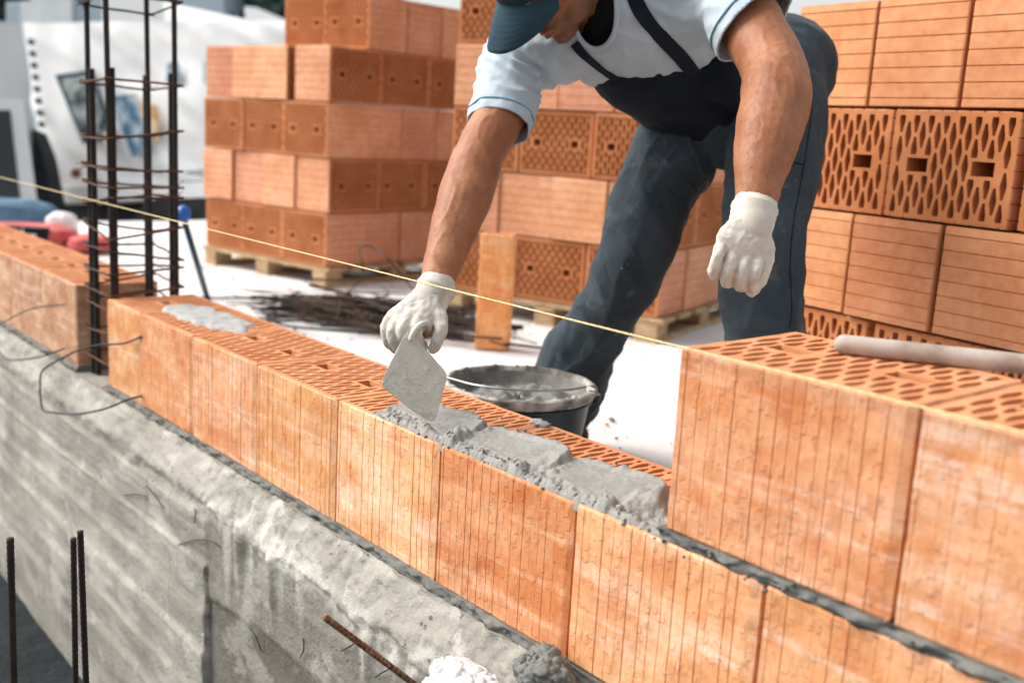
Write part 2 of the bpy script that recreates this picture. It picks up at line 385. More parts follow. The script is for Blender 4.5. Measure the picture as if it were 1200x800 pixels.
# ------------------------------------------------------------------ hollow clay block
BL, BT, BH = .3152, .242, .238
def clip(poly, ax, lim, keep):
    out = []
    for i in range(len(poly)):
        a = poly[i]; b = poly[(i+1) % len(poly)]
        ia = (a[ax]-lim)*keep >= 0; ib = (b[ax]-lim)*keep >= 0
        if ia: out.append(a)
        if ia != ib:
            t = (lim-a[ax])/(b[ax]-a[ax]); out.append((a[0]+(b[0]-a[0])*t, a[1]+(b[1]-a[1])*t))
    return out
def block_mesh(name, mat, L=BL, T=BT, H=BH, rough=0., seed=0, hp=(.0193,.066,.0285,.0079,.0030,.027,.0155)):
    rnd = random.Random(seed)
    # perimeter with grooves (counter clockwise)
    def side(p, q, nrm, ng, gw, gd, jit):
        p = V(p); q = V(q); n = V(nrm); pts = [(p, n)]
        d = (q-p); Ls = d.length; d.normalize()
        step = Ls/ng
        for k in range(ng):
            c = (k+.5)*step + rnd.uniform(-jit, jit)*step
            g = gw*(1+rnd.uniform(-.5, .5)*(1 if jit else 0))
            e = gd*(1+rnd.uniform(-.8, .6)*(1 if jit else 0))
            pts += [(p+d*(c-g), n), (p+d*(c-g*.4)-n*e, n), (p+d*(c+g*.4)-n*e, n), (p+d*(c+g), n)]
        return pts
    j = .20 if rough else 0
    nl = max(3, round(L/.0195)) if rough else max(3, round(L/.034)); nt_ = 8 if rough else 7
    gw, gd = (.0012, .0008) if rough else (.0022, .0028)
    a, b = L/2, T/2; c = .003
    per = side((-a+c,-b), (a-c,-b), (0,-1), nl, gw, gd, j) + side((a,-b+c), (a,b-c), (1,0), nt_, gw, gd, j) \
        + side((a-c,b), (-a+c,b), (0,1), nl, gw, gd, j) + side((-a,b-c), (-a,-b+c), (-1,0), nt_, gw, gd, j)
    P = [p for p, n in per]
    if rough: P = P
    # outward direction for the chamfer
    holes = []
    mx, my = .013, .012
    pc_, pit, hl, wm, wt, gw_, gh_ = hp
    ncol = max(3, int(round((L-2*mx)/pc_))); px = (L-2*mx)/ncol
    gr = [] 
    for gx in ((-.0825, .0825) if L > .28 else (0.,)): gr.append(gx)
    for k in range(ncol):
        x = -a+mx+px*(k+.5)
        off = 0 if k % 2 else pit/2
        for q in range(-7, 8):
            y = q*pit+off
            jx = rnd.uniform(-.0006, .0006)
            hx = [(x-wt+jx, y-hl), (x+wt+jx, y-hl), (x+wm+jx, y-.004), (x+wm+jx, y+.004), (x+wt+jx, y+hl), (x-wt+jx, y+hl), (x-wm+jx, y+.004), (x-wm+jx, y-.004)]
            hx = clip(hx, 1, -b+my, 1)
            if len(hx) > 2: hx = clip(hx, 1, b-my, -1)
            if len(hx) < 3: continue
            pcs = [hx]
            if any(abs(x-gx) < gw_+.0075 for gx in gr):
                pcs = [clip(hx, 1, gh_+.007, 1), clip(hx, 1, -gh_-.007, -1)]
            for pc in pcs:
                if len(pc) < 3: continue
                ys = [t[1] for t in pc]
                # drop duplicate points
                pp = []
                for t in pc:
                    if not pp or math.hypot(t[0]-pp[-1][0], t[1]-pp[-1][1]) > 4e-4: pp.append(t)
                if math.hypot(pp[0][0]-pp[-1][0], pp[0][1]-pp[-1][1]) < 4e-4: pp.pop()
                if len(pp) >= 3 and max(ys)-min(ys) > .009: holes.append(pp)
    for gx in gr:
        holes.append([(gx-gw_,-gh_), (gx+gw_,-gh_), (gx+gw_,gh_), (gx-gw_,gh_)])
    mb = MB(); n = len(P)
    lev = [0, .0035] + ([H*q/9 for q in range(1, 9)] if rough else [H*.5]) + [H-.0035, H]
    vs = []; fs = []
    for li, z in enumerate(lev):
        for i, p in enumerate(P):
            q = p.copy(); nn = per[i][1]
            ins = .0022 if li in (0, len(lev)-1) else 0
            if rough:
                w = V((p.x*23+seed*5, p.y*23, z*30))
                ins += rough*.0013*noise.noise(w) + (rough*.0016*max(0, noise.noise(w*2.7)) if li in (0, 1, len(lev)-2, len(lev)-1) else 0)
            q = q - nn*ins
            zz = z + (rough*.0012*noise.noise(V((p.x*40, p.y*40, seed*3.+li))) if li in (0, len(lev)-1) and rough else 0)
            vs.append(V((q.x, q.y, zz)))
    nl_ = len(lev)
    for k in range(nl_-1):
        for i in range(n):
            i2 = (i+1) % n; fs.append((k*n+i, k*n+i2, (k+1)*n+i2, (k+1)*n+i))
    for top in (0, 1):
        base = (nl_-1)*n if top else 0
        outer = [vs[base+i].copy() for i in range(n)]
        polys = [[V((p.x, p.y, 0)) for p in outer]] + [[V((x, y, 0)) for x, y in h] for h in holes]
        idx = list(range(base, base+n))
        hz = (H if top else 0)
        for h in holes:
            s0 = len(vs)
            for x, y in h:
                vs.append(V((x, y, hz)))
            idx += list(range(s0, s0+len(h)))
        for t in tessellate_polygon(polys):
            i, jj, k = (idx[q] for q in t)
            A, B, C = vs[i], vs[jj], vs[k]
            ccw = (B-A).cross(C-A).z > 0
            if ccw != bool(top): i, k = k, i
            fs.append((i, jj, k))
        if top: tstart = len(vs) - sum(len(h) for h in holes)
        else: bstart = len(vs) - sum(len(h) for h in holes)
    o = 0
    for h in holes:
        m = len(h)
        for i in range(m):
            i2 = (i+1) % m
            fs.append((bstart+o+i2, bstart+o+i, tstart+o+i, tstart+o+i2))
        o += m
    mb.add(vs, fs)
    me = mb.mesh(name, mat)
    me.materials.append(M['cut'] if mat is M['stack'] else M['cutwall'])
    nside = (nl_-1)*n
    for p in me.polygons:
        if p.index >= nside: p.material_index = 1
    return me

# ------------------------------------------------------------------ SETTING
# ground sheet at the lower level
g = MB(); nx = 60
for i in range(nx+1):
    for j in range(nx+1):
        # denser near the site
        fx = (i/nx*2-1); fy = (j/nx*2-1)
        x = 3*fx + 240*fx**5; y = 3*fy + 240*fy**5
        z = -1.0 + (.03*fbm((x*.8, y*.8, 0)) if abs(x) < 12 and abs(y) < 12 else 0) + .14*sstep(9, 5, abs(x))*sstep(.6, .2, y)*sstep(-6, -3, y)
        g.v.append(V((x, y, z)))
g.f = [(i*(nx+1)+j, (i+1)*(nx+1)+j, (i+1)*(nx+1)+j+1, i*(nx+1)+j+1) for i in range(nx) for j in range(nx)]
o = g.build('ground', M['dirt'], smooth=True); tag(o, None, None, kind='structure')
road = MB().add([(-60,3.2,-.962),(-6.2,-12,-.962),(-6.2,60,-.962),(-60,60,-.962)], [(0,1,2,3)])
M['road'] = mat_noise('pale_yard_gravel', (.40,.40,.38), (.56,.55,.53), 3, .95, .4, .01, 40)
tag(road.build('yard', M['road']), None, None, kind='structure')
# slab : screed sheet on a real slab edge
s = MB(); nxs, nys = 90, 90
X0, X1, Y0, Y1 = -4.6, 5.2, .262, 8.5
for i in range(nxs+1):
    for j in range(nys+1):
        x = X0+(X1-X0)*i/nxs; y = Y0+(Y1-Y0)*j/nys
        z = -.016 + .006*fbm((x*1.3, y*1.3, 3), 3)
        s.v.append(V((x, y, z)))
s.f = [(i*(nys+1)+j, (i+1)*(nys+1)+j, (i+1)*(nys+1)+j+1, i*(nys+1)+j+1) for i in range(nxs) for j in range(nys)]
s.box((X0, Y0, -.30), (X1, Y1, -.03))
tag(s.build('floor_slab', M['slab'], smooth=30), None, None, kind='structure')

# foundation wall
def conc_y(x, z):
    """front surface of the foundation wall"""
    lipz = -.100 + .022*fbm((x*4, 0, 1), 4) - .05*sstep(.9, 1.6, x)
    y = -.018 - .040*min(1, max(0, -z-.012)/.085) + .0035*fbm((x*22, z*26, 11), 4)
    n1 = .006*fbm((x*7, z*12, 2), 4) + .007*fbm((x*40, z*40, 2), 4)
    ragged = .012*fbm((x*16, z*22, 5), 4)
    below = sstep(lipz+.004, lipz-.012+ragged*.3, z)
    if x > .52:
        face = -.0535 + .002*fbm((x*9, z*3, 4), 3)
        # runs of slurry hanging from the lip
        rn = noise.noise(V((x*20, 0, 7)))
        run = max(0, rn)*.03*sstep(lipz-.10-.22*max(0, rn), lipz, z)
        face -= run
        y = y*(1-below) + face*below
        if z < -.30+.01*math.sin(x*9): face2 = .006; y += face2
    else:
        pk = math.floor((z+.03)/.105); ph = (z+.03)/.105-pk
        off = .008*math.sin(pk*12.9+1) - .005*(ph-.5)
        edge = .0055*max(0, 1-abs(ph-.03)/.06)*(.5+noise.noise(V((x*6, pk, 0))))
        face = -.058 + off - edge + .0012*fbm((x*1.5, z*60, 6), 4) + .003*fbm((x*3, z*5, 6), 3)
        bl = sstep(-.07, -.11, z)
        y = y*(1-bl) + face*bl
    # construction joint
    if abs(x-.52-.006*noise.noise(V((0, z*30, 0)))) < .0042 and z < -.17: y += .004*(.5+abs(noise.noise(V((0, z*14, 3)))))
    return y - n1*(.55 if z > lipz-.02 else .14) - ragged*(.3 if z > lipz-.03 else .04)
fw = MB(); xs = [-7+ .1*i for i in range(50)] + [-2+.014*i for i in range(175)] + [.45+.006*i for i in range(int(1.6/.006))] + [2.05+.02*i for i in range(63)]
zs = [-.010-.0*i for i in range(1)] + [-.012-.005*i for i in range(50)] + [-.262-.009*i for i in range(48)] + [-.70-.03*i for i in range(14)]
for x in xs:
    fw.v.append(V((x, .26, -.018)))
    fw.v.append(V((x, .10, -.018)))
    fw.v.append(V((x, -.004+.006*fbm((x*14, 0, 0)), -.017)))
    for z in zs:
        fw.v.append(V((x, conc_y(x, z), z + .004*fbm((x*12, z*12, 9), 3)*(1 if z < -.012 else .4))))
n = 3+len(zs)
fw.f = [(i*n+j, i*n+j+1, (i+1)*n+j+1, (i+1)*n+j) for i in range(len(xs)-1) for j in range(n-1)]
k0 = len(fw.v)
fw.add([(-7,.26,-.018),(3.3,.26,-.018),(3.3,.26,-1.12),(-7,.26,-1.12)], [(0,1,2,3)])
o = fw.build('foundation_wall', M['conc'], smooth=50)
at_ = o.data.attributes.new('stain_and_shade', 'FLOAT', 'POINT')
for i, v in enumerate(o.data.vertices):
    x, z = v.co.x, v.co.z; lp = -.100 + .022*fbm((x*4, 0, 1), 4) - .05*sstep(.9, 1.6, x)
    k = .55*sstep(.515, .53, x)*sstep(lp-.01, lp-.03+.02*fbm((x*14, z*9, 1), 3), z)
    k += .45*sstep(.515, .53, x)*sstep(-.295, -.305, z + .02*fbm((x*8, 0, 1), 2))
    k += .55*max(0, fbm((x*1.7, z*3.0, 8), 4))*(x <= .52) + .5*sstep(-.55, -.9, z)  # random stains, then trench shade painted over the foot of the wall
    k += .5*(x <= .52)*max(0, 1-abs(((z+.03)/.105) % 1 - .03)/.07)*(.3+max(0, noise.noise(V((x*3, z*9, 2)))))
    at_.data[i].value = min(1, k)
pa_ = o.data.attributes.new('pale', 'FLOAT', 'POINT')
for i, v in enumerate(o.data.vertices):
    x, z = v.co.x, v.co.z; lp = -.100 + .022*fbm((x*4, 0, 1), 4) - .05*sstep(.9, 1.6, x)
    n_ = fbm((x*13, z*16, 3), 4); dr_ = max(0, noise.noise(V((x*22, z*1.5, 5))))
    k = sstep(.055, .0, abs(z-lp-.01+.02*n_))*sstep(-.05, .35, n_+.15) + sstep(lp-.22*dr_*1.5-.05, lp-.01, z)*(z < lp)*sstep(.10, .32, dr_)
    pa_.data[i].value = min(1, k*sstep(.2, .7, x) + .5*sstep(.18, .5, fbm((x*5, z*9, 12), 4)))
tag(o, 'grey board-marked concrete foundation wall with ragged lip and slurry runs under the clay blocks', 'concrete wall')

# ------------------------------------------------------------------ wall blocks
ORD = ['first','second','third','fourth','fifth','sixth','seventh','eighth','ninth','tenth','eleventh','twelfth']
SP = .3205
def wall_block(x0, z0, L, label, seed, name='clay_block', dy=0, rz=0, dz=0, H=BH, mat='wall', tint=(1,1,1)):
    me = block_mesh(name, M[mat], L=L, rough=1., seed=seed, H=H, hp=(.0163,.062,.0272,.0062,.0022,.025,.0145) if z0 == 0 else (.0172,.064,.0278,.0069,.0026,.026,.015))
    o = link(name, me); o.color = (*tint, 1); o.location = (x0+L/2, BT/2+dy, z0+dz); o.rotation_euler = (0, 0, rz)
    return tag(o, label, 'clay block', 'hollow clay blocks laid in the wall')
wall_block(-.2247, 0, .2215, 'narrow orange clay end block beside the rebar column, at left end of the lower course', 1, tint=(1,1.0,.95))
ls = ['orange clay block with a grey mortar smear on top, next to the narrow end block',
      'third orange clay block from the rebar column, open holes on top',
      'orange clay block laid just before the one the trowel blade hangs over',
      'pale orange clay block directly below the raised trowel blade',
      'deep orange clay block under the middle mounds of wet mortar, darker lower half',
      'orange clay block below the last mortar mound and the left end of the upper course',
      'orange clay block in the bottom right corner, below the gap between the two upper blocks']
for i, l in enumerate(ls):
    wall_block(i*SP+.002, 0, BL, l, 10+i, tint=[(.97,.90,.82),(1.03,1.06,1.10),(.96,.96,.94),(1.10,1.20,1.28),(.90,.74,.60),(1.07,1.08,1.12),(.95,.88,.84)][i], dy=random.uniform(-.0015, .0015), rz=random.uniform(-.003, .003), dz=(-.002 if i == 6 else (.006 if i == 4 else 0)) * 0 + random.uniform(-.001, .001))
UX = 1.7652
wall_block(UX, BH+.0165, BL+.001, tint=(.94,.84,.80), label= 'big orange clay block starting the upper course beside the fresh mortar, pole end on top', seed=34, dz=.001)
wall_block(UX+SP-.0005, BH+.0165, BL, tint=(.98,.96,.98), label= 'second clay block of the upper course, cut off by the right edge of the photo', seed=31, rz=.004)
# section beyond the column
lx = -.478
for i in range(9):
    x1 = lx - i*SP
    wall_block(x1-BL, 0, BL, 'weathered brown-orange clay block %s left of the rebar column' % ('immediately' if i == 0 else ORD[i]+' in the row') , 50+i, mat='old')

# mortar things
def ragged_strip(x0, x1, z0, z1, yf, yb, amp, mat, name, label, seed, step=.006, drop=.0):
    mb = MB(); n = int((x1-x0)/step); rows = 6
    for i in range(n+1):
        x = x0+(x1-x0)*i/n
        for k in range(rows+1):
            t = k/rows; z = z0+(z1-z0)*t
            bul = math.sin(math.pi*min(1, max(0, t)))*.5
            y = yf - amp*(.4+fbm((x*28, z*60, seed), 4)) * (.35+bul) 
            zz = z - (drop*max(0, fbm((x*18, 0, seed+3), 3)) if k == 0 else 0)
            mb.v.append(V((x, y, zz)))
        mb.v.append(V((x, yb, z1))); mb.v.append(V((x, yb, z0)))
    m = rows+3
    for i in range(n):
        for k in range(m):
            k2 = (k+1) % m; mb.f.append((i*m+k, (i+1)*m+k, (i+1)*m+k2, i*m+k2))
    mb.f.append(tuple(range(m))); mb.f.append(tuple(n*m+k for k in reversed(range(m))))
    rr = random.Random(seed)
    for q in range(int((x1-x0)*38)):
        x = rr.uniform(x0, x1)
        mb.blob((x, yf-rr.uniform(.2, 1.1)*amp, rr.uniform(z0-drop*.5, z1)), rr.uniform(.0012, .0036), 1, .5, 2, seed=q)
    o = mb.build(name, mat, smooth=60); tag(o, label, 'mortar'); return o
ragged_strip(-.235, 3.0, -.020, -.0006, -.004, .235, .012, M['mortar_dark'], 'mortar_bed', 'damp grey mortar bed squeezed out between foundation concrete and the lower clay course', 3, drop=.022)
ragged_strip(-3.3, -.475, -.020, -.0006, -.002, .235, .012, M['mortar_dark'], 'mortar_bed', 'dark mortar bed under the brown-orange blocks left of the rebar column', 4, step=.012, drop=.02)
ragged_strip(UX-.012, 2.75, BH+.001, BH+.0165, .004, .232, .014, M['mortar_dark'], 'mortar_bed', 'thin grey mortar joint under the two upper course clay blocks', 5, drop=.010)

# fresh mortar on top of the lower course: heaped by trowel strokes, each face sloping towards the front
STROKES = ((1.195, .051, .125, .049, .032), (1.392, .054, .128, .053, .036), (1.585, .058, .128, .057, .037))
LMP = []
rq = random.Random(15)
for (xc, yc, lx_, ly, hh) in STROKES:
    for q in range(20):      # crumbly right end of a stroke
        a = rq.uniform(-1.2, 1.2); LMP.append((xc+lx_*(.80+.16*math.cos(a))+rq.gauss(0, .006), yc+ly*math.sin(a)*.9, rq.uniform(.004, .010), rq.uniform(.25, .7)))
for q in range(24): LMP.append((rq.uniform(1.12, 1.76), max(.006, rq.gauss(.014, .005)), rq.uniform(.003, .008), .25))
for q in range(30): LMP.append((rq.uniform(1.12, 1.76), rq.gauss(.102, .006), rq.uniform(.003, .007), .3))
for (x, y, r) in ((1.292, .014, .019), (1.300, .030, .015), (1.462, .012, .017), (1.645, .014, .018), (1.668, .060, .015), (1.49, .104, .014), (1.31, .100, .013)): LMP.append((x, y, r, .55))
def heap_h(x, y):
    front = .004+.007*noise.noise(V((x*30, 0, 2)))+.004*noise.noise(V((x*90, 0, 2)))
    back = .092+.016*noise.noise(V((x*9, 0, 4)))+.012*noise.noise(V((x*34, 1, 4)))+.05*sstep(1.62, 1.8, x)
    e = min(sstep(front-.003, front+.008, y), sstep(back+.008, back-.012, y), sstep(1.07, 1.09, x))
    h = .010*e
    flat = 0
    for (xc, yc, lx_, ly, hh) in STROKES:
        dx = (x-xc); dy = (y-yc) - .06*dx
        wob = 1 + .09*noise.noise(V((x*26, y*26, xc*9)))+.05*noise.noise(V((x*75, y*75, xc*3)))
        u_ = dx/lx_/wob; v_ = dy/ly/wob
        r = (abs(u_)**2.7+abs(v_)**2.7)**(1/2.7)
        t = sstep(1.02, .84, r)
        ht = hh*(.26+.60*sstep(-1.1, .75, v_))              # climbs from the front edge to the back ridge
        ht += .006*sstep(.55, .80, v_)*(1+noise.noise(V((x*60, 0, 1))))
        ht *= (.72+.28*sstep(-1., .2, u_))
        ht += .009*sstep(.50, .85, u_)*(1+noise.noise(V((x*50, y*50, 4)))) - .005*sstep(.7, .0, abs(u_+.1))*sstep(-.9, .2, v_)
        h = max(h, ht*t) if abs(h-ht*t) > .004 else (h+ht*t)/2+.002
        flat = max(flat, sstep(.95, .78, r)*(1 if ht*t >= h-.001 else 0))
    for (lx0, ly0, lr, lz) in LMP:
        d2 = (x-lx0)**2+(y-ly0)**2
        if d2 < lr*lr:
            h = max(h, (h if h > .004 else .0) *.75 + math.sqrt(lr*lr-d2)*lz*1.5)
    rgh = .0036*fbm((x*130, y*130, 1), 4) + .0042*fbm((x*36, y*36, 3), 3) - .002
    h += rgh*(1-.86*flat)*(1 if h > .004 else .2)
    if y < .0035: return -.012
    if e < .05 and h < .004: return -.012
    return h
mm = MB(); sx = sy = .0022
x0, x1, y0, y1 = 1.055, 1.795, -.014, .190
nx = int((x1-x0)/sx); ny = int((y1-y0)/sy)
for i in range(nx+1):
    for j in range(ny+1):
        x = x0+i*sx; y = y0+j*sy; h = heap_h(x, y); q = .0014 if h > 0 else 0
        mm.v.append(V((x+q*noise.noise(V((x*150, y*150, 8))), y+q*noise.noise(V((x*150, y*150, 18))), BH+h)))
for i in range(nx):
    for j in range(ny):
        q = (i*(ny+1)+j, (i+1)*(ny+1)+j, (i+1)*(ny+1)+j+1, i*(ny+1)+j+1)
        if max(mm.v[t].z for t in q) > BH-.008: mm.f.append(q)
rr = random.Random(5)
for q in range(150):
    x = rr.uniform(1.11, 1.76); y = rr.choice((rr.gauss(.009, .004), rr.gauss(.118, .012)))
    y = max(y, .0); r = abs(rr.gauss(0, .0016))+.0009
    mm.blob((x, y, BH+max(0, heap_h(x, y))+r*.2), r, 1, .5, 2, seed=q)
o = mm.build('fresh_mortar', M['mortar'], smooth=75)
tag(o, 'wet grey mortar heaped in three trowelled mounds along the front of the lower course', 'mortar')
# small splashes
sp = MB(); c = Zp(632, 497, BH)
sp.blob((c.x, c.y, BH+.002), (.022, .012, .006), 3, .7, 2.5, seed=3); sp.blob((c.x+.012, c.y-.004, BH+.003), (.010, .008, .006), 2, .7, 2, seed=4)
tag(sp.build('mortar_splash', M['mortar_dry'], smooth=True), 'small grey mortar crumb stuck on the back edge of the block near the bucket', 'mortar')
sp = MB()
def patch_h(x, y):
    a = ((x-.115-.25*(y-.12))/.20)**2 + ((y-.125)/.068)**2
    return sstep(1.15, .75, a + .5*noise.noise(V((x*22, y*22, 1))))*(.006+.004*noise.noise(V((x*40, y*40, 3)))) 
n1, n2 = 90, 40
for i in range(n1+1):
    for j in range(n2+1):
        x = -.14+i*.0056; y = .03+j*.0048; h = patch_h(x, y)
        sp.v.append(V((x, y, BH+(h if h > .0008 else -.006))))
for i in range(n1):
    for j in range(n2):
        q = (i*(n2+1)+j, (i+1)*(n2+1)+j, (i+1)*(n2+1)+j+1, i*(n2+1)+j+1)
        if max(sp.v[t].z for t in q) > BH-.005: sp.f.append(q)
tag(sp.build('mortar_patch', M['mortar_dry'], smooth=True), 'thin dried light grey mortar smear across the block tops next to the rebar column', 'mortar')
# lumps on the ledge
def lump(name, c, r, mat, label, cat, seed, crumbs, crr, sub=5, amp=.35):
    mb = MB(); bm = bmesh.new(); bmesh.ops.create_icosphere(bm, subdivisions=sub, radius=1)
    vs = []
    for v in bm.verts:
        d = 1 + amp*noise.noise(v.co*1.5+V((seed, 0, 0))) + .16*abs(noise.noise(v.co*4.5+V((0, seed, 0)))) + .10*fbm(v.co*9, 3)
        vs.append(V((v.co.x*r[0]*d, v.co.y*r[1]*d, v.co.z*r[2]*d))+c)
    bm.verts.index_update(); fs = [tuple(v.index for v in f.verts) for f in bm.faces]; bm.free(); mb.add(vs, fs)
    q = random.Random(seed)
    for i in range(crumbs):
        a = q.uniform(0, 6.28); k = q.uniform(.3, 1.05)
        mb.blob((c.x+math.cos(a)*r[0]*k, c.y+math.sin(a)*r[1]*k*.8, c.z+r[2]*math.sqrt(max(0, 1-k*k*.9))*.9), q.uniform(*crr), 2, .35, 1.6, seed=i)
    o = mb.build(name, mat, smooth=True); tag(o, label, cat); return o
c = Yp(638, 792, -.045)
lump('mortar_lump', c, (.045, .034, .036), M['mortar_dark'], 'dark grey lump of damp mortar on the ledge at the foot of the blocks', 'mortar', 4, 40, (.003, .009))
c = Yp(552, 812, -.085)
lump('lime_heap', c, (.085, .045, .032), M['lime'], 'white crumbly heap of lime beside the dark mortar lump on the ledge', 'lime heap', 9, 150, (.003, .011))

# ------------------------------------------------------------------ reinforcement
def rebar_pts(mb, a, b, r, rib=.010, n=8):
    a = V(a); b = V(b); L = (b-a).length; k = max(2, int(L/rib*2))
    mb.tube([a+(b-a)*i/k for i in range(k+1)], [r*(1.10 if i % 2 else .94) for i in range(k+1)], n=n)
    return mb
cage = thing('rebar_cage', 'dark steel rebar column cage with tied stirrups rising in the gap of the lower course', 'rebar column', (-.36, .12, 0))
def part(mb, name, mat, root, smooth=True):
    o = mb.build(name, mat, None, smooth=smooth); o.parent = root; o.matrix_parent_inverse = Matrix.Translation(root.location).inverted(); return o
corners = [(-.445, .035), (-.262, .032), (-.440, .208), (-.268, .212)]
for x, y in corners:
    lean = V((random.uniform(-.012, .012), random.uniform(-.01, .01), 0))
    part(rebar_pts(MB(), (x, y, -.015), V((x, y, 1.65))+lean*1.4, .0075), 'long_bar', M['steel'], cage)
for (x, y), dx, dy in zip(corners, (.022, -.014, -.016, -.022), (.006, .010, -.006, -.004)):
    part(rebar_pts(MB(), (x+dx, y+dy, -.015), (x+dx*.9, y+dy*.9, .845+random.uniform(-.02, .01)), .0088), 'starter_bar', M['steel'], cage)
for z in (.06, .12, .205, .25, .295, .345, .41, .492, .52, .58, .675, .80, 1.02, 1.04, 1.2):
    t = [random.uniform(-.02, .02) for _ in range(4)]; e = .012
    P = [V((-.458, .020, z+t[0])), V((-.247, .018, z+t[1])), V((-.252, .226, z+t[2])), V((-.455, .222, z+t[3]))]
    mb = MB()
    loop = []
    for i in range(4):
        a, b = P[i], P[(i+1) % 4]
        for k in range(6): 
            loop.append(a+(b-a)*(k/6)+V((random.uniform(-.0012, .0012),)*3))
    loop.append(P[0]+V((0, 0, .008))); loop.append(P[0]+V((.03, .02, .006)))
    mb.tube(loop, .0031, n=6)
    for (x, y), zc in zip(corners, (t[0], t[1], t[3], t[2])):   # tie wire tails
        c = V((x, y, z+zc))
        for q in range(2):
            d = V((random.uniform(-1, 1), random.uniform(-1, 1), random.uniform(-.4, 1))).normalized()
            mb.tube([c+V((.009, 0, 0)), c+d*.018, c+d*.034+V((0, 0, -.004))], .0010, n=4)
        mb.tube([c+V((math.cos(a)*.013, math.sin(a)*.013, .003*math.sin(3*a))) for a in [i*.7 for i in range(10)]], .0013, n=4)
    part(mb, 'stirrup', M['tie'] if random.random() < .6 else M['steel'], cage)

# upright dowels in front of the foundation
def dowel(name, u, v, d, r, label, grp, mat='steel', lean=(0, 0)):
    p = W(u, v, d); mb = rebar_pts(MB(), (p.x+lean[0], p.y+lean[1], -1.03), p, r)
    o = mb.build(name, M[mat], smooth=True); tag(o, label, 'rebar', grp); return o
G = 'upright rebars in the dark trench at bottom left'
dowel('rebar', 94, 622, 1.72, .0052, 'upright dark rebar, taller of the close pair at bottom left', G, lean=(.01, .01))
dowel('rebar', 86, 630, 1.70, .0048, 'upright dark rebar, shorter of the close pair at bottom left', G, lean=(-.005, -.01))
dowel('rebar', 12, 630, 1.62, .0055, 'upright thick rebar standing alone at the far left bottom corner', G, lean=(.02, -.02))
rb = MB(); a = W(380, 722, 1.50); b = Yp(500, 812, -.045)
rebar_pts(rb, a, b+(b-a)*.2, .0050, rib=.008)
tag(rb.build('rebar', M['rust'], smooth=True), 'rusty ribbed rebar stub sticking out of the foundation below the blocks', 'rebar')

def wire_thing(name, pts, r, label, mat='wire', cat='wire', grp=None):
    P = cr([tuple(p) for p in pts], 8)
    o = MB().tube(P, r, n=8, cap='round').build(name, M[mat], smooth=True); tag(o, label, cat, grp); return o
wire_thing('wire', [Yp(-12, 388, -.02), Yp(12, 373, -.05), Yp(40, 361, -.05), Yp(76, 357, -.012)], .0021, 'thin black wire arching over the face of the brown-orange blocks at left edge')
wire_thing('wire', [Yp(-14, 395, -.10), Yp(0, 413, -.10), Yp(9, 421, -.11), Yp(28, 421, -.10), Yp(50, 417, -.07), Yp(76, 408, -.01)], .0024, 'thin black wire sagging below the arching wire at the left edge')
wire_thing('wire', [Yp(166, 394, -.001), Yp(146, 402, -.02), Yp(118, 404, -.05), Yp(95, 409, -.08), Yp(70, 421, -.11), Yp(50, 434, -.12), Yp(47, 452, -.13), Yp(50, 479, -.12), Yp(62, 483, -.12), Yp(90, 485, -.11), Yp(122, 479, -.09), Yp(150, 468, -.045), Yp(166, 464, -.002)], .0026,
           'black steel wire loop bent out in front of the narrow end block')
bits = [([(145,580),(158,579),(172,581)], 'short straight dark wire bit lying flat on the left concrete planks'),
        ([(172,569),(181,580),(192,595)], 'short dark nail slanting down to the right on the left concrete'),
        ([(222,556),(238,565),(256,570)], 'thin curved wire bit just below the lit upper concrete left of the joint'),
        ([(208,638),(232,632),(250,635),(257,640)], 'gently arched wire bit left of the vertical concrete joint'),
        ([(429,685),(427,690),(431,696),(437,698)], 'tiny c-shaped wire hook on the lit concrete under the blocks'),
        ([(445,686),(454,692),(458,702),(457,714)], 'tiny curled wire, right one of the hook pair on the lit concrete'),
        ([(400,762),(410,757),(414,754)], 'short dark nail stub above the rusty rebar'),
        ([(440,793),(447,788),(455,784)], 'short dark nail stub below the rusty rebar'),
        ([(355,748),(356,760),(352,770)], 'short dark nail hanging on the drip stained concrete'),
        ([(292,735),(300,746),(306,762)], 'dark nail sticking from the drip stained concrete near the joint'),
        ([(228,612),(229,600),(228,596)], 'small upright wire stub on the plank marked concrete')]
for pts, lab in bits:
    q = []
    for i, (u, v) in enumerate(pts):
        p = Yp(u, v, -.07); y = conc_y(p.x, p.z)-.003-.004*math.sin(math.pi*i/(len(pts)-1)); q.append(Yp(u, v, y))
    wire_thing('wire_bit', q, .0013, lab, cat='wire bit', grp='wire bits and nails on the foundation')

# mason's line
mb = MB(); A = V((-3.6, -.014, .4965)); B = V((3.4, -.012, .4965))
for ph in (0, math.pi*2/3, math.pi*4/3):
    n_ = 900
    mb.tube([A+(B-A)*(i/n_)+V((0, .0006*math.cos(i*1.1+ph), .0006*math.sin(i*1.1+ph)-.004*math.sin(math.pi*i/n_)*0)) for i in range(n_+1)], .00085, n=5)
tag(mb.build('mason_line', M['string'], smooth=True), 'taut yellow twine stretched along the wall at the height of the upper course', 'string line')

# pole lying on the upper course
A = Zp(989, 401, .5085); B = Zp(1200, 424, .5085); d = (B-A).normalized()
top = UX; A.z = B.z = BH*2+.0178+.0122
mb = MB(); n_ = 60; B2 = A+d*.95
mb.tube([A+(B2-A)*(i/n_) for i in range(n_+1)], [.0122*(1+.02*noise.noise(V((i*.6, 0, 0)))) for i in range(n_+1)], n=24, cap='round')
tag(mb.build('wooden_pole', M['pipe'], smooth=True), 'whitewashed round pole lying across the tops of the upper course blocks', 'pole')

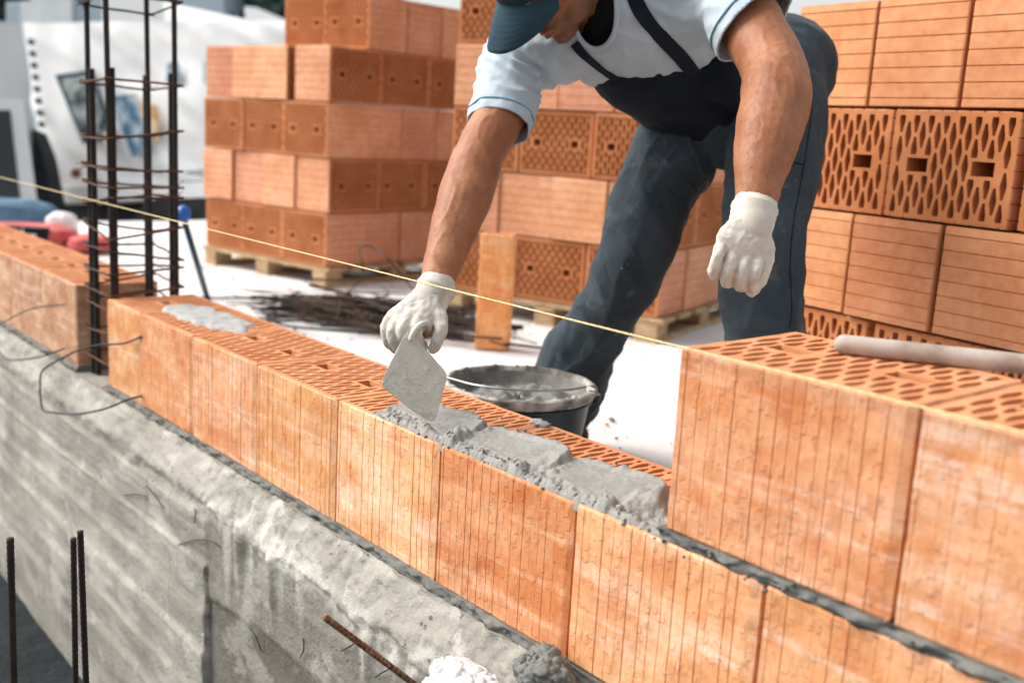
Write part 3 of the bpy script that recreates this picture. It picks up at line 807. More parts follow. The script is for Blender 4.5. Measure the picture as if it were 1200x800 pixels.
# ------------------------------------------------------------------ stacks on pallets
smesh = block_mesh('clay_block', M['stack'])
fmesh = block_mesh('clay_block', M['stack'], hp=(.0172,.046,.0205,.0060,.0030,.0155,.013))
def pallet(corner, th, L, h, label):
    root = thing('pallet', label, 'pallet', corner, 'wooden pallets under the block stacks'); root.rotation_euler = (0, 0, -th if False else 0)
    ux = V((-math.cos(th), -math.sin(th), 0)); uy = V((-math.sin(th), math.cos(th), 0))
    m = Matrix((( ux.x, uy.x, 0, 0), (ux.y, uy.y, 0, 0), (0, 0, 1, 0), (0, 0, 0, 1)))
    def B(nm_, a, b, ja=0):
        mb = MB().cbox(a, b, .002, m); o = link(nm_, mb.mesh(nm_, M['wood']), root); return o
    nb = 6; w = L/ (nb*1.35)
    for i in range(nb):
        y = (L-w)*i/(nb-1); B('deck_board', (-.02, y, h-.020), (L+.02, y+w, h-.001))
    for i in range(3):
        x = (L-.09)*i/2
        for j in range(3):
            y = (L-.10)*j/2; B('spacer_block', (x, y, .019), (x+.09, y+.10, h-.022))
        B('bottom_skid', (x-.001, 0, -.009), (x+.091, L, .017))
    return root
facing = {True: 'hole patterned end towards the camera', False: 'smooth grooved side towards the camera'}
def stack(cx, cy, th, z0, L, layers, name, lay=.247, front_holes=(0, 2, 4), skip=(), gap=None, grp=None, nameword=''):
    ux = V((-math.cos(th), -math.sin(th), 0)); uy = V((-math.sin(th), math.cos(th), 0)); C0 = V((cx, cy, 0))
    nL = ['bottom', 'second', 'third', 'fourth', 'fifth', 'sixth']
    for k in range(layers):
        A = k in front_holes
        na, nb = (3, 4) if A else (4, 3)
        for i in range(na):
            for j in range(nb):
                vis = (j == 0 or i == 0 or k == layers-1)
                if not vis or (k, i, j) in skip: continue
                r1 = random.uniform(-.005, .005)
                pa = (i+.5)*L/na; pb = (j+.5)*L/nb
                if gap and (k, i) in gap and j == 0: pa += gap[(k, i)]
                c = C0 + ux*(pa+random.uniform(-.006, .006)) + uy*(pb+random.uniform(-.011, .011))
                # block local: x = length, y = thickness(vertical), z = extrusion (horizontal)
                ex = ux if A else uy; ez = uy if A else ux
                ey = ez.cross(ex)
                flip = 1 if ey.z > 0 else -1
                ex = ex*flip; ey = ez.cross(ex)
                R = Matrix((ex, ey, ez)).transposed().to_4x4()
                o = link('clay_block', smesh if name == 'r' else fmesh)
                z = z0 + k*lay + lay*.5
                o.color = (.86,.80,.72,1) if name == 'r' else (1,1.04,1.14,1)  # right stack: tan tint, with its shade also put into the colour
                Rz = Matrix.Rotation(r1, 4, 'Z')
                pos = V((c.x, c.y, z)) 
                o.matrix_world = Matrix.Translation(pos) @ Rz @ R @ Matrix.Translation((0, 0, -BH/2))
                mid = ('%s from near corner' % ORD[i]) if j == 0 else (('%s back on right side' % ORD[j]) if i == 0 else '%s back, %s across' % (ORD[j], ORD[i]))
                tag(o, '%s stack clay block, %s layer, %s, %s' % (nameword, nL[k], mid, 'holes to front' if A else 'smooth end to front'), 'clay block', grp)
Pz = .075
skipL = {(4, 2, j) for j in range(4)} | {(4, i, 0) for i in range(3)}
# left stack : top layer is partial and set back
stack(-1.600, 1.477, rad(10.2), .075, .935, 5, 'l', front_holes=(0, 2, 4), skip=skipL, gap={(3, 1): .05}, grp='blocks of the left pallet stack', nameword='left')
pallet((-1.600, 1.477, -.012), rad(10.2), .935, .0865, 'wooden pallet under the left stack of clay blocks')
stack(.004, 1.955, rad(18.5), .082, .973, 6, 'c', front_holes=(0, 2, 4), grp='blocks of the middle pallet stack', nameword='middle')
pallet((.004, 1.955, -.012), rad(18.5), .973, .093, 'wooden pallet under the middle stack, seen between the man\'s legs')
th = rad(-8.3); ux = V((-math.cos(th), -math.sin(th), 0)); c = V((1.574, 1.216, 0)) - ux*.355
stack(c.x, c.y, th, .100, .995, 4, 'r', front_holes=(0, 2), grp='blocks of the right pallet stack', nameword='right')
pallet((c.x, c.y, -.012), th, .995, .111, 'wooden pallet under the right stack, hidden low behind the upper course')

# single block standing on end
c = Zp(567, 408, -.01)
me = block_mesh('clay_block', M['wall'], L=.115, T=.085, H=.40, rough=1., seed=77)
o = link('clay_block', me); o.color = (1.18,1.0,.78,1); o.location = c+V((0, .04, 0)); o.rotation_euler = (0, 0, rad(42))
tag(o, 'slim orange clay block standing upright alone on the floor behind the right forearm', 'clay block')

# tangle of scrap wire and laths
mb = MB(); rr = random.Random(12)
c0 = Zp(440, 372, 0); ax = (Zp(545, 385, 0)-Zp(335, 350, 0)); ax.z = 0; L0 = ax.length; ax.normalize(); ay = V((-ax.y, ax.x, 0))
wmat = mat_noise('scrap_wire', (.008,.008,.008), (.10,.06,.04), 6, .8, 0, lo=.35, hi=.7)
for q in range(260):
    l = rr.uniform(.25, .8); s0 = c0 + ax*rr.gauss(-.02, .22)*L0*.9 + ay*rr.gauss(0, .10)
    a = rr.gauss(0, .45); d = (ax*math.cos(a)+ay*math.sin(a)); z = abs(rr.gauss(.0, .032))+.004
    bend = rr.gauss(0, .12); lift = rr.uniform(0, .05)
    pts = []
    for i in range(7):
        t = i/6-.5
        pts.append(s0 + d*l*t + ay*(bend*(t*t*2-.3)) + V((0, 0, max(.002, z+lift*t-.0)-.008)))
    mb.tube(pts, rr.choice((.0016, .0022, .003, .0045)), n=5)
for q in range(16):
    s0 = c0 + ax*rr.gauss(.1, .2)*L0 + ay*rr.gauss(0, .07); a = rr.gauss(0, .3); d = (ax*math.cos(a)+ay*math.sin(a)); e = V((-d.y, d.x, 0)); l = rr.uniform(.12, .3); z = rr.uniform(.01, .08)
    m = Matrix.Translation(s0+V((0, 0, z))) @ Matrix((( d.x, e.x, 0, 0), (d.y, e.y, 0, 0), (0, 0, 1, 0), (0, 0, 0, 1)))
    mb.box((-l/2, -.011, -.005), (l/2, .011, .005), m)
o = mb.build('scrap_wire_pile', wmat, smooth=40); tag(o, 'tangled heap of dark rusty wire and laths on the floor before the left stack', 'scrap heap')
wire_thing('wire', [Zp(305,362,0)+V((0,0,.0)), Zp(330,380,.0), Zp(380,386,.01), Zp(430,389,0), Zp(470,391,0)], .0045, 'long dark wire bowed out in front of the scrap heap on the pale floor')
wire_thing('wire', [Zp(395,352,.0), W(424,325,3.75), W(421,292,3.75), W(440,291,3.75), W(462,312,3.7), Zp(492,350,.0)], .0028, 'thin wire hoop arching up from the scrap heap before the left stack')
# blue capped rod
a = Zp(244, 352, -.01); b = W(217, 262, 3.75)
rod = thing('support_rod', 'dark blue rod with bright blue round cap leaning behind the rebar column', 'rod', a)
part(MB().tube([a, a+(b-a)*.5, b], [.012, .012, .011], n=16), 'shaft', M['bluepole'], rod)
cp = MB().blob(W(215, 251, 3.73), (.026, .026, .032), 3, .0, 1); part(cp, 'cap', M['bluecap'], rod)

# ------------------------------------------------------------------ bucket of mortar
bc = V((.935, .468, 0)); RT, RB, HB, Z0 = .160, .122, .222, -.013
bk = thing('bucket', 'dark navy plastic bucket of grey mortar with smeared rim behind the lower course', 'bucket', (bc.x, bc.y, Z0))
def lathe(prof, n=72, fn=None, closed=True):
    mb = MB()
    for r, z in prof:
        for j in range(n):
            a = 2*math.pi*j/n; dr, dz = fn(r, z, a) if fn else (0, 0)
            mb.v.append(V((math.cos(a)*(r+dr), math.sin(a)*(r+dr), z+dz)))
    m = len(prof)
    for k in range(m-1):
        for j in range(n): j2 = (j+1) % n; mb.f.append((k*n+j, k*n+j2, (k+1)*n+j2, (k+1)*n+j))
    if closed: mb.f.append(tuple(reversed(range(n)))); mb.f.append(tuple((m-1)*n+j for j in range(n)))
    return mb
pr = [(RB, 0), (RB+.002, .004), (RB+(RT-RB)*.45, HB*.45), (RT-.006, HB-.028), (RT-.001, HB-.026), (RT, HB-.022), (RT-.004, HB-.020), (RT-.003, HB-.006), (RT+.004, HB-.004), (RT+.005, HB), (RT, HB+.003), (RT-.005, HB), (RT-.008, HB-.03), (RB+.004, .02)]
o = link('body', lathe(pr).mesh('body', M['bucket'], smooth=35), bk)
def mf(r, z, a):
    return (-.006*max(0, fbm((math.cos(a)*5, math.sin(a)*5, z*60), 4)), sstep(RT-.01, RT-.03, r)*(.016*fbm((math.cos(a)*r*14, math.sin(a)*r*14, 2), 4) + .004*fbm((math.cos(a)*r*60, math.sin(a)*r*60, 2), 3)))
prm = [(RT-.009, HB-.006), (RT-.012, HB-.020), (RT-.015, HB-.032), (RT-.022, HB-.039)]+[(RT-.03-.13*i/18, HB-.042+.016*math.sin(i*.17)) for i in range(1, 18)]
prm = [p for p in prm if p[0] > .003]+[(.002, HB-.026)]
o = link('mortar', lathe(prm, fn=mf, closed=False).mesh('mortar', M['mortar_in'], smooth=True), bk)
mb = MB(); rr = random.Random(3)
def rimf(r, z, a): q = fbm((math.cos(a)*6, math.sin(a)*6, z*30), 4); return (.0012*q, .0010*fbm((math.cos(a)*9, math.sin(a)*9, 4), 4))
mb = lathe([(RT-.010, HB-.020), (RT-.0085, HB-.004), (RT-.004, HB+.0045), (RT+.002, HB+.0052), (RT+.0070, HB+.001), (RT+.0065, HB-.009), (RT+.0015, HB-.018)], 160, rimf, False)
for q in range(26):
    a = rr.uniform(0, 6.28); r = rr.uniform(.0015, .0042)
    mb.blob((math.cos(a)*(RT-.002), math.sin(a)*(RT-.002), HB+.004), (r*1.5, r*1.5, r), 2, .5, 2, seed=q)
mb.blob((math.cos(.5)*RT, math.sin(.5)*RT, HB+.006), (.02, .012, .009), 3, .5, 2, seed=2)
link('rim_smear', mb.mesh('rim_smear', M['rimmort'], smooth=50), bk)
# bail lying along the near rim
vd = math.atan2(CAM.y-bc.y, CAM.x-bc.x)
def onrim(a, r, z): return V((math.cos(a)*r, math.sin(a)*r, z))
pts = [onrim(vd-1.45, RT+.006, HB-.012), onrim(vd-1.40, RT+.004, HB+.010)]
for i in range(1, 12):
    t = i/12; a = vd-1.35+2.7*t; pts.append(onrim(a, RT-.012-.020*math.sin(math.pi*t), HB+.012+.006*math.sin(math.pi*t)))
pts += [onrim(vd+1.40, RT+.004, HB+.010), onrim(vd+1.45, RT+.006, HB-.012)]
link('bail', MB().tube(cr([tuple(p) for p in pts], 5), .0024, n=8, cap='round').mesh('bail', M['metal'], True), bk)
for s in (-1, 1):
    p = onrim(vd+s*1.45, RT+.006, HB-.016); link('ear', MB().blob(p, (.010, .010, .014), 3, .1, 1).mesh('ear', M['bucket'], True), bk)

# ------------------------------------------------------------------ trowel
TD = 1.775
def blade_pt(u, v): 
    return W(u, v, TD + (v-440)*-.00020 + (u-485)*.0004)
root = thing('trowel', 'mortar coated pointed trowel held upright over the wet mortar', 'trowel', W(508, 493, TD))
outl = [(478,388),(487,395.5),(500,410),(512,424),(520,433),(523.5,439),(523,446),(519,460),(514,478),(511.5,488),(509,492.5),(504,493),(497,489.5),(480,478.5),(462,464),(450.5,455),(447.5,451),(448.5,445),(454,432),(464,412),(473,394)]
fr = [blade_pt(*p) for p in outl]; nrm = (fr[5]-fr[0]).cross(fr[15]-fr[0]).normalized()
if nrm.dot(CAM-fr[0]) < 0: nrm = -nrm
# dense plate with ridges of slurry
mb = MB(); cen = sum(fr, V())/len(fr); rings = 46; nO = 220
def outp(t):
    t = t*len(fr); i = int(t) % len(fr); f = t-int(t); return fr[i].lerp(fr[(i+1) % len(fr)], f)
for side_ in (1, -1):
    b0 = len(mb.v)
    for k in range(rings+1):
        for j in range(nO):
            p = cen.lerp(outp(j/nO), 1-k/(rings+.3)); q = 0
            if side_ == 1 and k > 0:
                w = p*1.0
                a = fbm((w.x*70, w.y*70, w.z*70), 3); bb = fbm((w.x*28+5, w.y*28, w.z*28), 3)
                a = fbm((w.dot(CR)*75+w.dot(CU)*60, w.dot(CU)*26, 3.), 3)
                q = .0013*max(0, 1-abs(a+.25*bb)*7)*sstep(-.25, .2, bb) + .0005*bb + .0004*noise.noise(w*300)
            mb.v.append(p + nrm*((.0012 if side_ == 1 else -.0012)+q))
    for k in range(rings):
        for j in range(nO):
            j2 = (j+1) % nO; f = (b0+k*nO+j, b0+k*nO+j2, b0+(k+1)*nO+j2, b0+(k+1)*nO+j)
            mb.f.append(f if side_ == 1 else f[::-1])
    mb.f.append(tuple(b0+rings*nO+j for j in range(nO)))
    if side_ == 1: first = b0
    else:
        for j in range(nO):
            j2 = (j+1) % nO; mb.f.append((first+j, b0+j, b0+j2, first+j2))
rr = random.Random(8)
for q in range(12):
    t = rr.choice((rr.uniform(.70, .99), rr.uniform(.45, .9))); p = outp(t % 1).lerp(cen, rr.uniform(.0, .10)); r = rr.uniform(.0008, .0022)
    mb.blob(p+nrm*.0012, r, 1, .5, 2, seed=q)
part(mb, 'blade', M['trowel'], root)
hh = W(478, 388, TD)-nrm*.001
tang = [W(482, 397, TD-.001), W(484, 391, TD-.001), W(488, 385, TD+.002), W(494, 380, TD+.008), W(500, 379, TD+.018), W(503, 384, TD+.030), W(502, 390, TD+.040)]
part(MB().tube(cr([tuple(p) for p in tang], 6), [.0052]*37, n=12, cap='round'), 'tang', M['trowel'], root)
hd = [W(503, 387, TD+.040), W(499, 389, TD+.050), W(482, 390, TD+.062), W(468, 388, TD+.066)]
part(MB().tube(cr([tuple(p) for p in hd], 5), [.011]*16, n=14, cap='round'), 'handle', M['wood'], root)

# ------------------------------------------------------------------ THE MAN
man = thing('person', 'man in navy cap, pale t-shirt and dark overalls bending over the wall with a trowel', 'person', (1.15, .72, 0))
def mpart(me, name, mat, parent=None):
    me.name = name
    if mat: me.materials.clear(); me.materials.append(mat)
    o = link(name, me, man); o.matrix_parent_inverse = Matrix.Translation(man.location).inverted(); return o
def chain(mb, pts, n=20, side=None, sub=6, flat=None):
    """pts: (u, v, d, ra[, rb])"""
    P = [(*W(p[0], p[1], p[2]), p[3], p[4] if len(p) > 4 else p[3]) for p in pts]
    C = cr(P, sub)
    mb.tube([c[:3] for c in C], [(max(.002, c[3]), max(.002, c[4])) for c in C], n=n, side=side, cap='round'); return mb
RS = (612, 72, 2.12); LS = (872, 2, 1.88)
SD = (W(*LS)-W(*RS)).normalized()
# --- skin: head, neck, torso core and both arms as one surface
Fh = (CR*-.495 + CU*-.872 - CF*-.015).normalized()
Uh = (CR*-.66 + CU*.36 - CF*.66); Uh = (Uh - Fh*Uh.dot(Fh)).normalized()
Lh = Uh.cross(Fh).normalized()
HC = W(644, -34, 1.93)
HM = Matrix((Fh, Lh, Uh)).transposed().to_4x4(); HM.translation = HC      # local x forward, y left, z up
def H(x, y, z): return HM @ V((x, y, z))
body = MB()
def hb(c, r, rot=None): 
    m3 = HM.to_3x3().to_4x4()
    body.blob(H(*c), r, 4, 0, 1, m=m3)
hb((-.012, 0, .025), (.098, .076, .092)); hb((.030, 0, .012), (.068, .066, .080)); hb((.022, 0, -.045), (.066, .058, .062))
hb((.058, 0, -.088), (.030, .032, .026)); hb((.074, 0, -.096), (.016, .020, .015))     # chin
for s in (-1, 1):
    hb((.018, s*.046, -.058), (.046, .018, .034)); hb((.060, s*.036, -.012), (.026, .024, .020))          # jaw, cheek
    hb((.078, s*.030, .034), (.018, .024, .009))                                                            # brow
    hb((-.012, s*.080, -.004), (.020, .008, .033)); hb((-.006, s*.083, -.026), (.010, .006, .012))        # ear
    hb((.098, s*.013, -.030), (.012, .008, .008))                                                           # nostril wings
body.tube([H(.080, 0, .026), H(.096, 0, .0), H(.111, 0, -.022), H(.109, 0, -.031)], [(.009,.008), (.010,.010), (.0125,.0125), (.0095,.0105)], n=12, cap='round')
body.tube([H(.084, -.020, -.054), H(.093, 0, -.052), H(.084, .020, -.054)], [.005, .0075, .005], n=10, cap='round')
body.tube([H(.082, -.018, -.066), H(.091, 0, -.067), H(.082, .018, -.066)], [.005, .0085, .005], n=10, cap='round')
# neck and torso core
nb = W(735, -22, 2.02)
body.tube([H(-.03, 0, -.03), H(-.035, 0, -.075), (H(-.04, 0, -.10)+nb)/2, nb], [.056, .057, .060, .075], n=20, cap='round')
chain(body, [(735,-10,2.0,.15,.09), (755,32,2.08,.165,.10), (805,62,2.2,.145,.10), (865,85,2.30,.15,.11)], side=SD)
# right arm (towards the trowel)
chain(body, [(612,70,2.12,.056), (598,110,2.07,.050), (578,150,2.03,.048), (560,185,1.99,.047), (548,222,1.955,.050), (534,262,1.92,.044), (520,305,1.885,.035), (511,335,1.86,.030), (504,352,1.85,.031)])
chain(body, [(548,205,1.97,.040), (538,245,1.94,.043), (530,280,1.91,.036)])
# left arm (hanging, elbow back)
chain(body, [(868,8,1.86,.055), (888,45,1.80,.054), (905,78,1.75,.053), (910,112,1.70,.056), (902,150,1.67,.053), (893,190,1.64,.044), (888,225,1.62,.034), (883,252,1.61,.031)])
chain(body, [(926,86,1.73,.028), (920,112,1.70,.035), (905,150,1.68,.036)])
def skin_fn(co, n): return .0016*noise.noise(co*26) + .0010*max(0, 1-abs(noise.noise(V((co.dot(CR)*28, co.dot(CU)*9, co.dot(CF)*28))))*6) + .0004*noise.noise(co*120)
sk = remesh(body, .0032, 5, skin_fn)
mpart(sk, 'body', M['skin'])
bd_ = sk.attributes.new('beard', 'FLOAT', 'POINT'); fl_ = sk.attributes.new('flush', 'FLOAT', 'POINT'); HI = HM.inverted()
for i, v in enumerate(sk.vertices):
    l = HI @ v.co
    if l.length > .19: continue
    k = sstep(-.030, -.052, l.z + .25*max(0, abs(l.y)-.045))*sstep(-.03, .015, l.x)*sstep(-.15, -.12, l.z)
    if abs(l.y) < .024 and -.073 < l.z < -.047: k *= .2
    if l.x > .100 and l.z > -.046: k = 0
    bd_.data[i].value = k
    fl_.data[i].value = sstep(.098, .108, l.x)*(l.z > -.05)
# face details
def hp(mb, name, mat): return mpart(mb.mesh(name, mat, True), name, mat)
for s in (-1, 1):
    hp(MB().blob(H(.076, s*.030, .013), .0125, 3, 0, 1), 'eye', M['eye'])
    hp(MB().blob(H(.0868, s*.031, .011), .0045, 2, 0, 1), 'iris', M['iris'])
    hp(MB().tube([H(.088, s*.016, .034), H(.092, s*.030, .038), H(.080, s*.048, .034)], [.003, .004, .002], n=8, cap='round'), 'eyebrow', M['hair'])
hp(MB().tube([H(.0835, -.022, -.0545), H(.092, -.010, -.0530), H(.0965, 0, -.0540), H(.092, .010, -.0530), H(.0835, .022, -.0545)], [.0022, .0042, .0048, .0042, .0022], n=10, cap='round'), 'lip', M['lips'])
hp(MB().tube([H(.0825, -.019, -.0635), H(.090, -.009, -.0665), H(.094, 0, -.0675), H(.090, .009, -.0665), H(.0825, .019, -.0635)], [.0022, .0045, .0058, .0045, .0022], n=10, cap='round'), 'lip', M['lips'])
# hair around the nape and ears
hr = MB()
hr.blob(H(-.035, 0, .004), (.083, .081, .075), 4, .03, 6, m=HM.to_3x3().to_4x4())
hp(hr, 'hair', M['hair'])
# stubble: short bristles over jaw, chin and lip
stb = MB(); rr = random.Random(21)
cands = [p for p in sk.polygons if ((HM.inverted() @ p.center).x > .0 and -.115 < (HM.inverted() @ p.center).z < -.030)]
for q in range(4200):
    p = rr.choice(cands); c = p.center; l = HM.inverted() @ c
    if l.x > .098 and l.z > -.045: continue
    if abs(l.y) < .024 and -.072 < l.z < -.048 and l.x > .08: continue
    nn = p.normal; d = (nn*.7 + V((rr.gauss(0,.4), rr.gauss(0,.4), rr.gauss(-.4,.4)))).normalized()
    t = nn.orthogonal().normalized()*.00022; c = c+V((rr.gauss(0,.0012), rr.gauss(0,.0012), rr.gauss(0,.0012)))
    stb.add([c-t, c+t, c+d*rr.uniform(.0015, .003)], [(0,1,2)])
hp(stb, 'stubble', M['hair'])
# arm hair
ah = MB(); armp = []
fa = [(W(555,205,1.97), W(508,340,1.86)), (W(912,95,1.72), W(886,240,1.615))]
for p in sk.polygons:
    for a, b in fa:
        ab = b-a; t = (p.center-a).dot(ab)/ab.length_squared
        if -.1 < t < .98 and (p.center-(a+ab*t)).length < .085: armp.append((p, ab.normalized()))
for q in range(7000):
    p, ad = rr.choice(armp); c = p.center+V((rr.gauss(0,.0015), rr.gauss(0,.0015), rr.gauss(0,.0015))); nn = p.normal
    d = (nn*.35+ad*.9+V((rr.gauss(0,.35), rr.gauss(0,.35), rr.gauss(0,.35)))).normalized(); l = rr.uniform(.004, .010)
    t = d.cross(nn).normalized()*.00016
    ah.add([c-t, c+t, c+d*l+nn*.001], [(0,1,2)])
hp(ah, 'arm_hair', M['hair'])

# --- cap
cap = MB(); m3 = HM.to_3x3().to_4x4()
cap.blob(H(-.008, 0, .045), (.112, .092, .090), 4, .0, 1, m=m3)
cme = remesh(cap, .004, 3, lambda co, n: .0015*noise.noise(co*25))
# keep only the dome above the sweat band
bm = bmesh.new(); bm.from_mesh(cme); inv = HM.inverted()
bmesh.ops.bisect_plane(bm, geom=list(bm.verts)+list(bm.edges)+list(bm.faces), plane_co=H(0,0,.034), plane_no=-Uh, clear_outer=True)
bm.to_mesh(cme); bm.free()
dome = mpart(cme, 'cap_crown', M['cap'])
dome.modifiers.new('s', 'SOLIDIFY').thickness = .003
# visor: curved plate with stitched rows
vis = MB(); nr, na = 26, 60
def vis_pt(s, t):      # s 0..1 root->tip, t -1..1 across
    w = .078
    y = t*w*(1-.10*s**3)
    root_x = .030+.070*math.sqrt(max(0, 1-(t*.97)**2))*1.0
    tip_x = .066+.118*(max(0, 1-abs(t)**2.6))**.62
    x = root_x + (tip_x-root_x)*s
    z = .046 - .020*s - .030*t*t - .006*s*s
    return x, y, z
for top_ in (1, 0):
    for i in range(nr+1):
        for j in range(na+1):
            s = i/nr; t = -1+2*j/na
            x, y, z = vis_pt(s, t)
            th_ = .0025*(1-.6*(s > .97))
            stitch = -.0007*(.5+.5*math.cos(s*2*math.pi*8)) if top_ else 0
            vis.v.append(H(x, y, z+(th_+stitch if top_ else -th_)))
n0 = (nr+1)*(na+1)
for i in range(nr):
    for j in range(na):
        a = i*(na+1)+j; b = a+1; c = a+na+2; d = a+na+1
        vis.f.append((a, d, c, b)); vis.f.append((n0+a, n0+b, n0+c, n0+d))
for j in range(na):
    a = nr*(na+1)+j; vis.f.append((a, n0+a, n0+a+1, a+1))
for i in range(nr):
    for j in (0, na):
        a = i*(na+1)+j; b = a+na+1; vis.f.append((a, b, n0+b, n0+a))
mpart(vis.mesh('visor', M['cap'], 50), 'visor', M['cap'])

# --- t-shirt
sh = MB()
chain(sh, [(722,-22,2.00,.10,.085), (735,-5,2.00,.175,.105), (752,28,2.07,.185,.122), (790,52,2.16,.165,.118), (845,78,2.27,.155,.12)], side=SD, n=28)
chain(sh, [(640,50,2.10,.074), (606,72,2.11,.070), (594,104,2.085,.063), (587,132,2.06,.060), (583,149,2.045,.0595)], n=24)
chain(sh, [(700,18,2.05,.095), (640,55,2.10,.078)], n=20)
chain(sh, [(835,-8,1.93,.072), (868,0,1.865,.076), (880,22,1.83,.076), (886,40,1.81,.073)], n=24)
chain(sh, [(780,0,2.0,.10), (840,-5,1.92,.080)], n=20)
hemR = W(583, 149, 2.045); hdR = (W(583,149,2.045)-W(594,104,2.085)).normalized()
hemL = W(878, 34, 1.82); hdL = (W(884,44,1.805)-W(862,2,1.87)).normalized()
hdL = (CR*.58 - CU*.72 - CF*.36).normalized()
def shirt_fn(co, n):
    w = V((noise.noise(co*7), noise.noise(co*7+V((9,0,0))), noise.noise(co*7+V((0,9,0)))))*.05
    p = co + w
    ax_ = (W(700,60,2.05)-W(600,60,2.1)).normalized()
    s = p.dot((CR*.35+CU*.9).normalized()); t = p.dot(CR)
    r = 1-abs(noise.noise(V((t*9, s*34, 2.))))*2.2
    r2 = noise.noise(V((t*30, s*8, 5.)))
    arm = sstep(.16, .05, (co-W(625, 100, 2.08)).length)
    return .0062*max(-.4, r)*(.5+1.1*arm) + .004*r2 + .0015*noise.noise(co*60)
sm = remesh(sh, .0045, 3, shirt_fn)
# flat sleeve hems
bm = bmesh.new(); bm.from_mesh(sm)
for pt, dr in ((hemR, hdR), (hemL, hdL)):
    near = [v for v in bm.verts if (v.co-pt).length < .105]
    gs = [g_ for g_ in list(near)+list({e for v in near for e in v.link_edges})+list({f for v in near for f in v.link_faces})]
    res = bmesh.ops.bisect_plane(bm, geom=gs, plane_co=pt, plane_no=dr)
    bm.verts.ensure_lookup_table()
    kill = [v for v in bm.verts if (v.co-pt).dot(dr) > 1e-4 and (v.co-pt).length < .125 and ((v.co-pt)-dr*(v.co-pt).dot(dr)).length < .10]
    bmesh.ops.delete(bm, geom=kill, context='VERTS')
bm.to_mesh(sm); bm.free()
for p in sm.polygons: p.use_smooth = True
so = mpart(sm, 'shirt', M['shirt']); md = so.modifiers.new('s', 'SOLIDIFY'); md.thickness = .0035; md.offset = -1
# stitched hem bands sampled from the cut edge
def hemband(pt, dr, back, hw, mat, off, ctr_r):
    e = (dr.orthogonal()).normalized(); g_ = dr.cross(e)
    N_ = 64; buckets = [[] for _ in range(N_)]
    P0 = pt - dr*back
    for v in sm.vertices:
        q = v.co-P0; h_ = q.dot(dr)
        if abs(h_) < .006:
            r_ = q-dr*h_
            if r_.length < ctr_r: buckets[int((math.atan2(r_.dot(g_), r_.dot(e))+math.pi)/(2*math.pi)*N_) % N_].append(r_.length)
    rs = [max(b) if b else None for b in buckets]
    if sum(r is not None for r in rs) < N_*.6: return None
    last = next(r for r in rs if r)
    for i in range(N_):
        if rs[i] is None: rs[i] = last
        last = rs[i]
    for _ in range(3): rs = [(rs[i-1]+rs[i]*2+rs[(i+1) % N_])/4 for i in range(N_)]
    mb = MB()
    for k in range(N_):
        a = (k+.5)/N_*2*math.pi-math.pi; d = e*math.cos(a)+g_*math.sin(a)
        mb.v += [P0+d*(rs[k]+off)+dr*(-hw), P0+d*(rs[k]+off+.0006)+dr*0, P0+d*(rs[k]+off)+dr*hw, P0+d*(rs[k]-.003)+dr*hw, P0+d*(rs[k]-.003)-dr*hw]
    for k in range(N_):
        k2 = (k+1) % N_
        for q in range(5): q2 = (q+1) % 5; mb.f.append((k*5+q, k2*5+q, k2*5+q2, k*5+q2))
    return mb
for pt, dr, rr_ in ((hemR, hdR, .085), (hemL, hdL, .105)):
    mb = hemband(pt, dr, .022, .0016, M['trim'], .0012, rr_)
    if mb: mpart(mb.mesh('sleeve_trim', M['trim'], True), 'sleeve_trim', M['trim'])
# neckline: an opening cut in the jersey, rolled collar round it, black undershirt inside
NK = [(667,-60), (667,0), (674,34), (683,50), (696,58), (710,54), (720,39), (723,18), (722,-10), (716,-60)]
def inside(u, v, poly):
    c = False
    for i in range(len(poly)):
        x1_, y1_ = poly[i]; x2_, y2_ = poly[i-1]
        if (y1_ > v) != (y2_ > v) and u < (x2_-x1_)*(v-y1_)/(y2_-y1_)+x1_: c = not c
    return c
def uv(p):
    d = p-CAM; z = d.dot(CF); return 600+FPX*d.dot(CR)/z, 400-FPX*d.dot(CU)/z
from mathutils.bvhtree import BVHTree
def bvh_of(me): return BVHTree.FromPolygons([v.co for v in me.vertices], [tuple(p.vertices) for p in me.polygons])
bt = bvh_of(sm); colpts = []
for p in cr([(*p,) for p in NK[1:9]], 7):
    h = bt.ray_cast(CAM, ray(*p[:2]).normalized())
    if h[0]: colpts.append(h[0])
cp_ = [sum(colpts[max(0, i-2):i+3], V())/len(colpts[max(0, i-2):i+3]) for i in range(len(colpts))]
mpart(MB().tube(cp_, (0.0052), n=10, cap='round', side=CF).mesh('collar', M['shirt'], True), 'collar', M['shirt'])
shirt_full = sm.copy()
bm = bmesh.new(); bm.from_mesh(sm)
kill = []
for f in bm.faces:
    c_ = f.calc_center_median()
    if f.normal.dot(CAM-c_) > 0:
        u_, v_ = uv(c_)
        if inside(u_, v_, NK) and (c_-CAM).dot(CF) < 2.12: kill.append(f)
bmesh.ops.delete(bm, geom=kill, context='FACES'); bm.to_mesh(sm); bm.free()
un = MB()
chain(un, [(718,-18,2.00,.080,.070), (733,-4,2.00,.135,.090), (748,26,2.065,.150,.108), (775,44,2.13,.13,.09)], side=SD, n=28)
mpart(remesh(un, .005, 2, lambda co, n: .0025*noise.noise(co*22)), 'undershirt', M['under'])

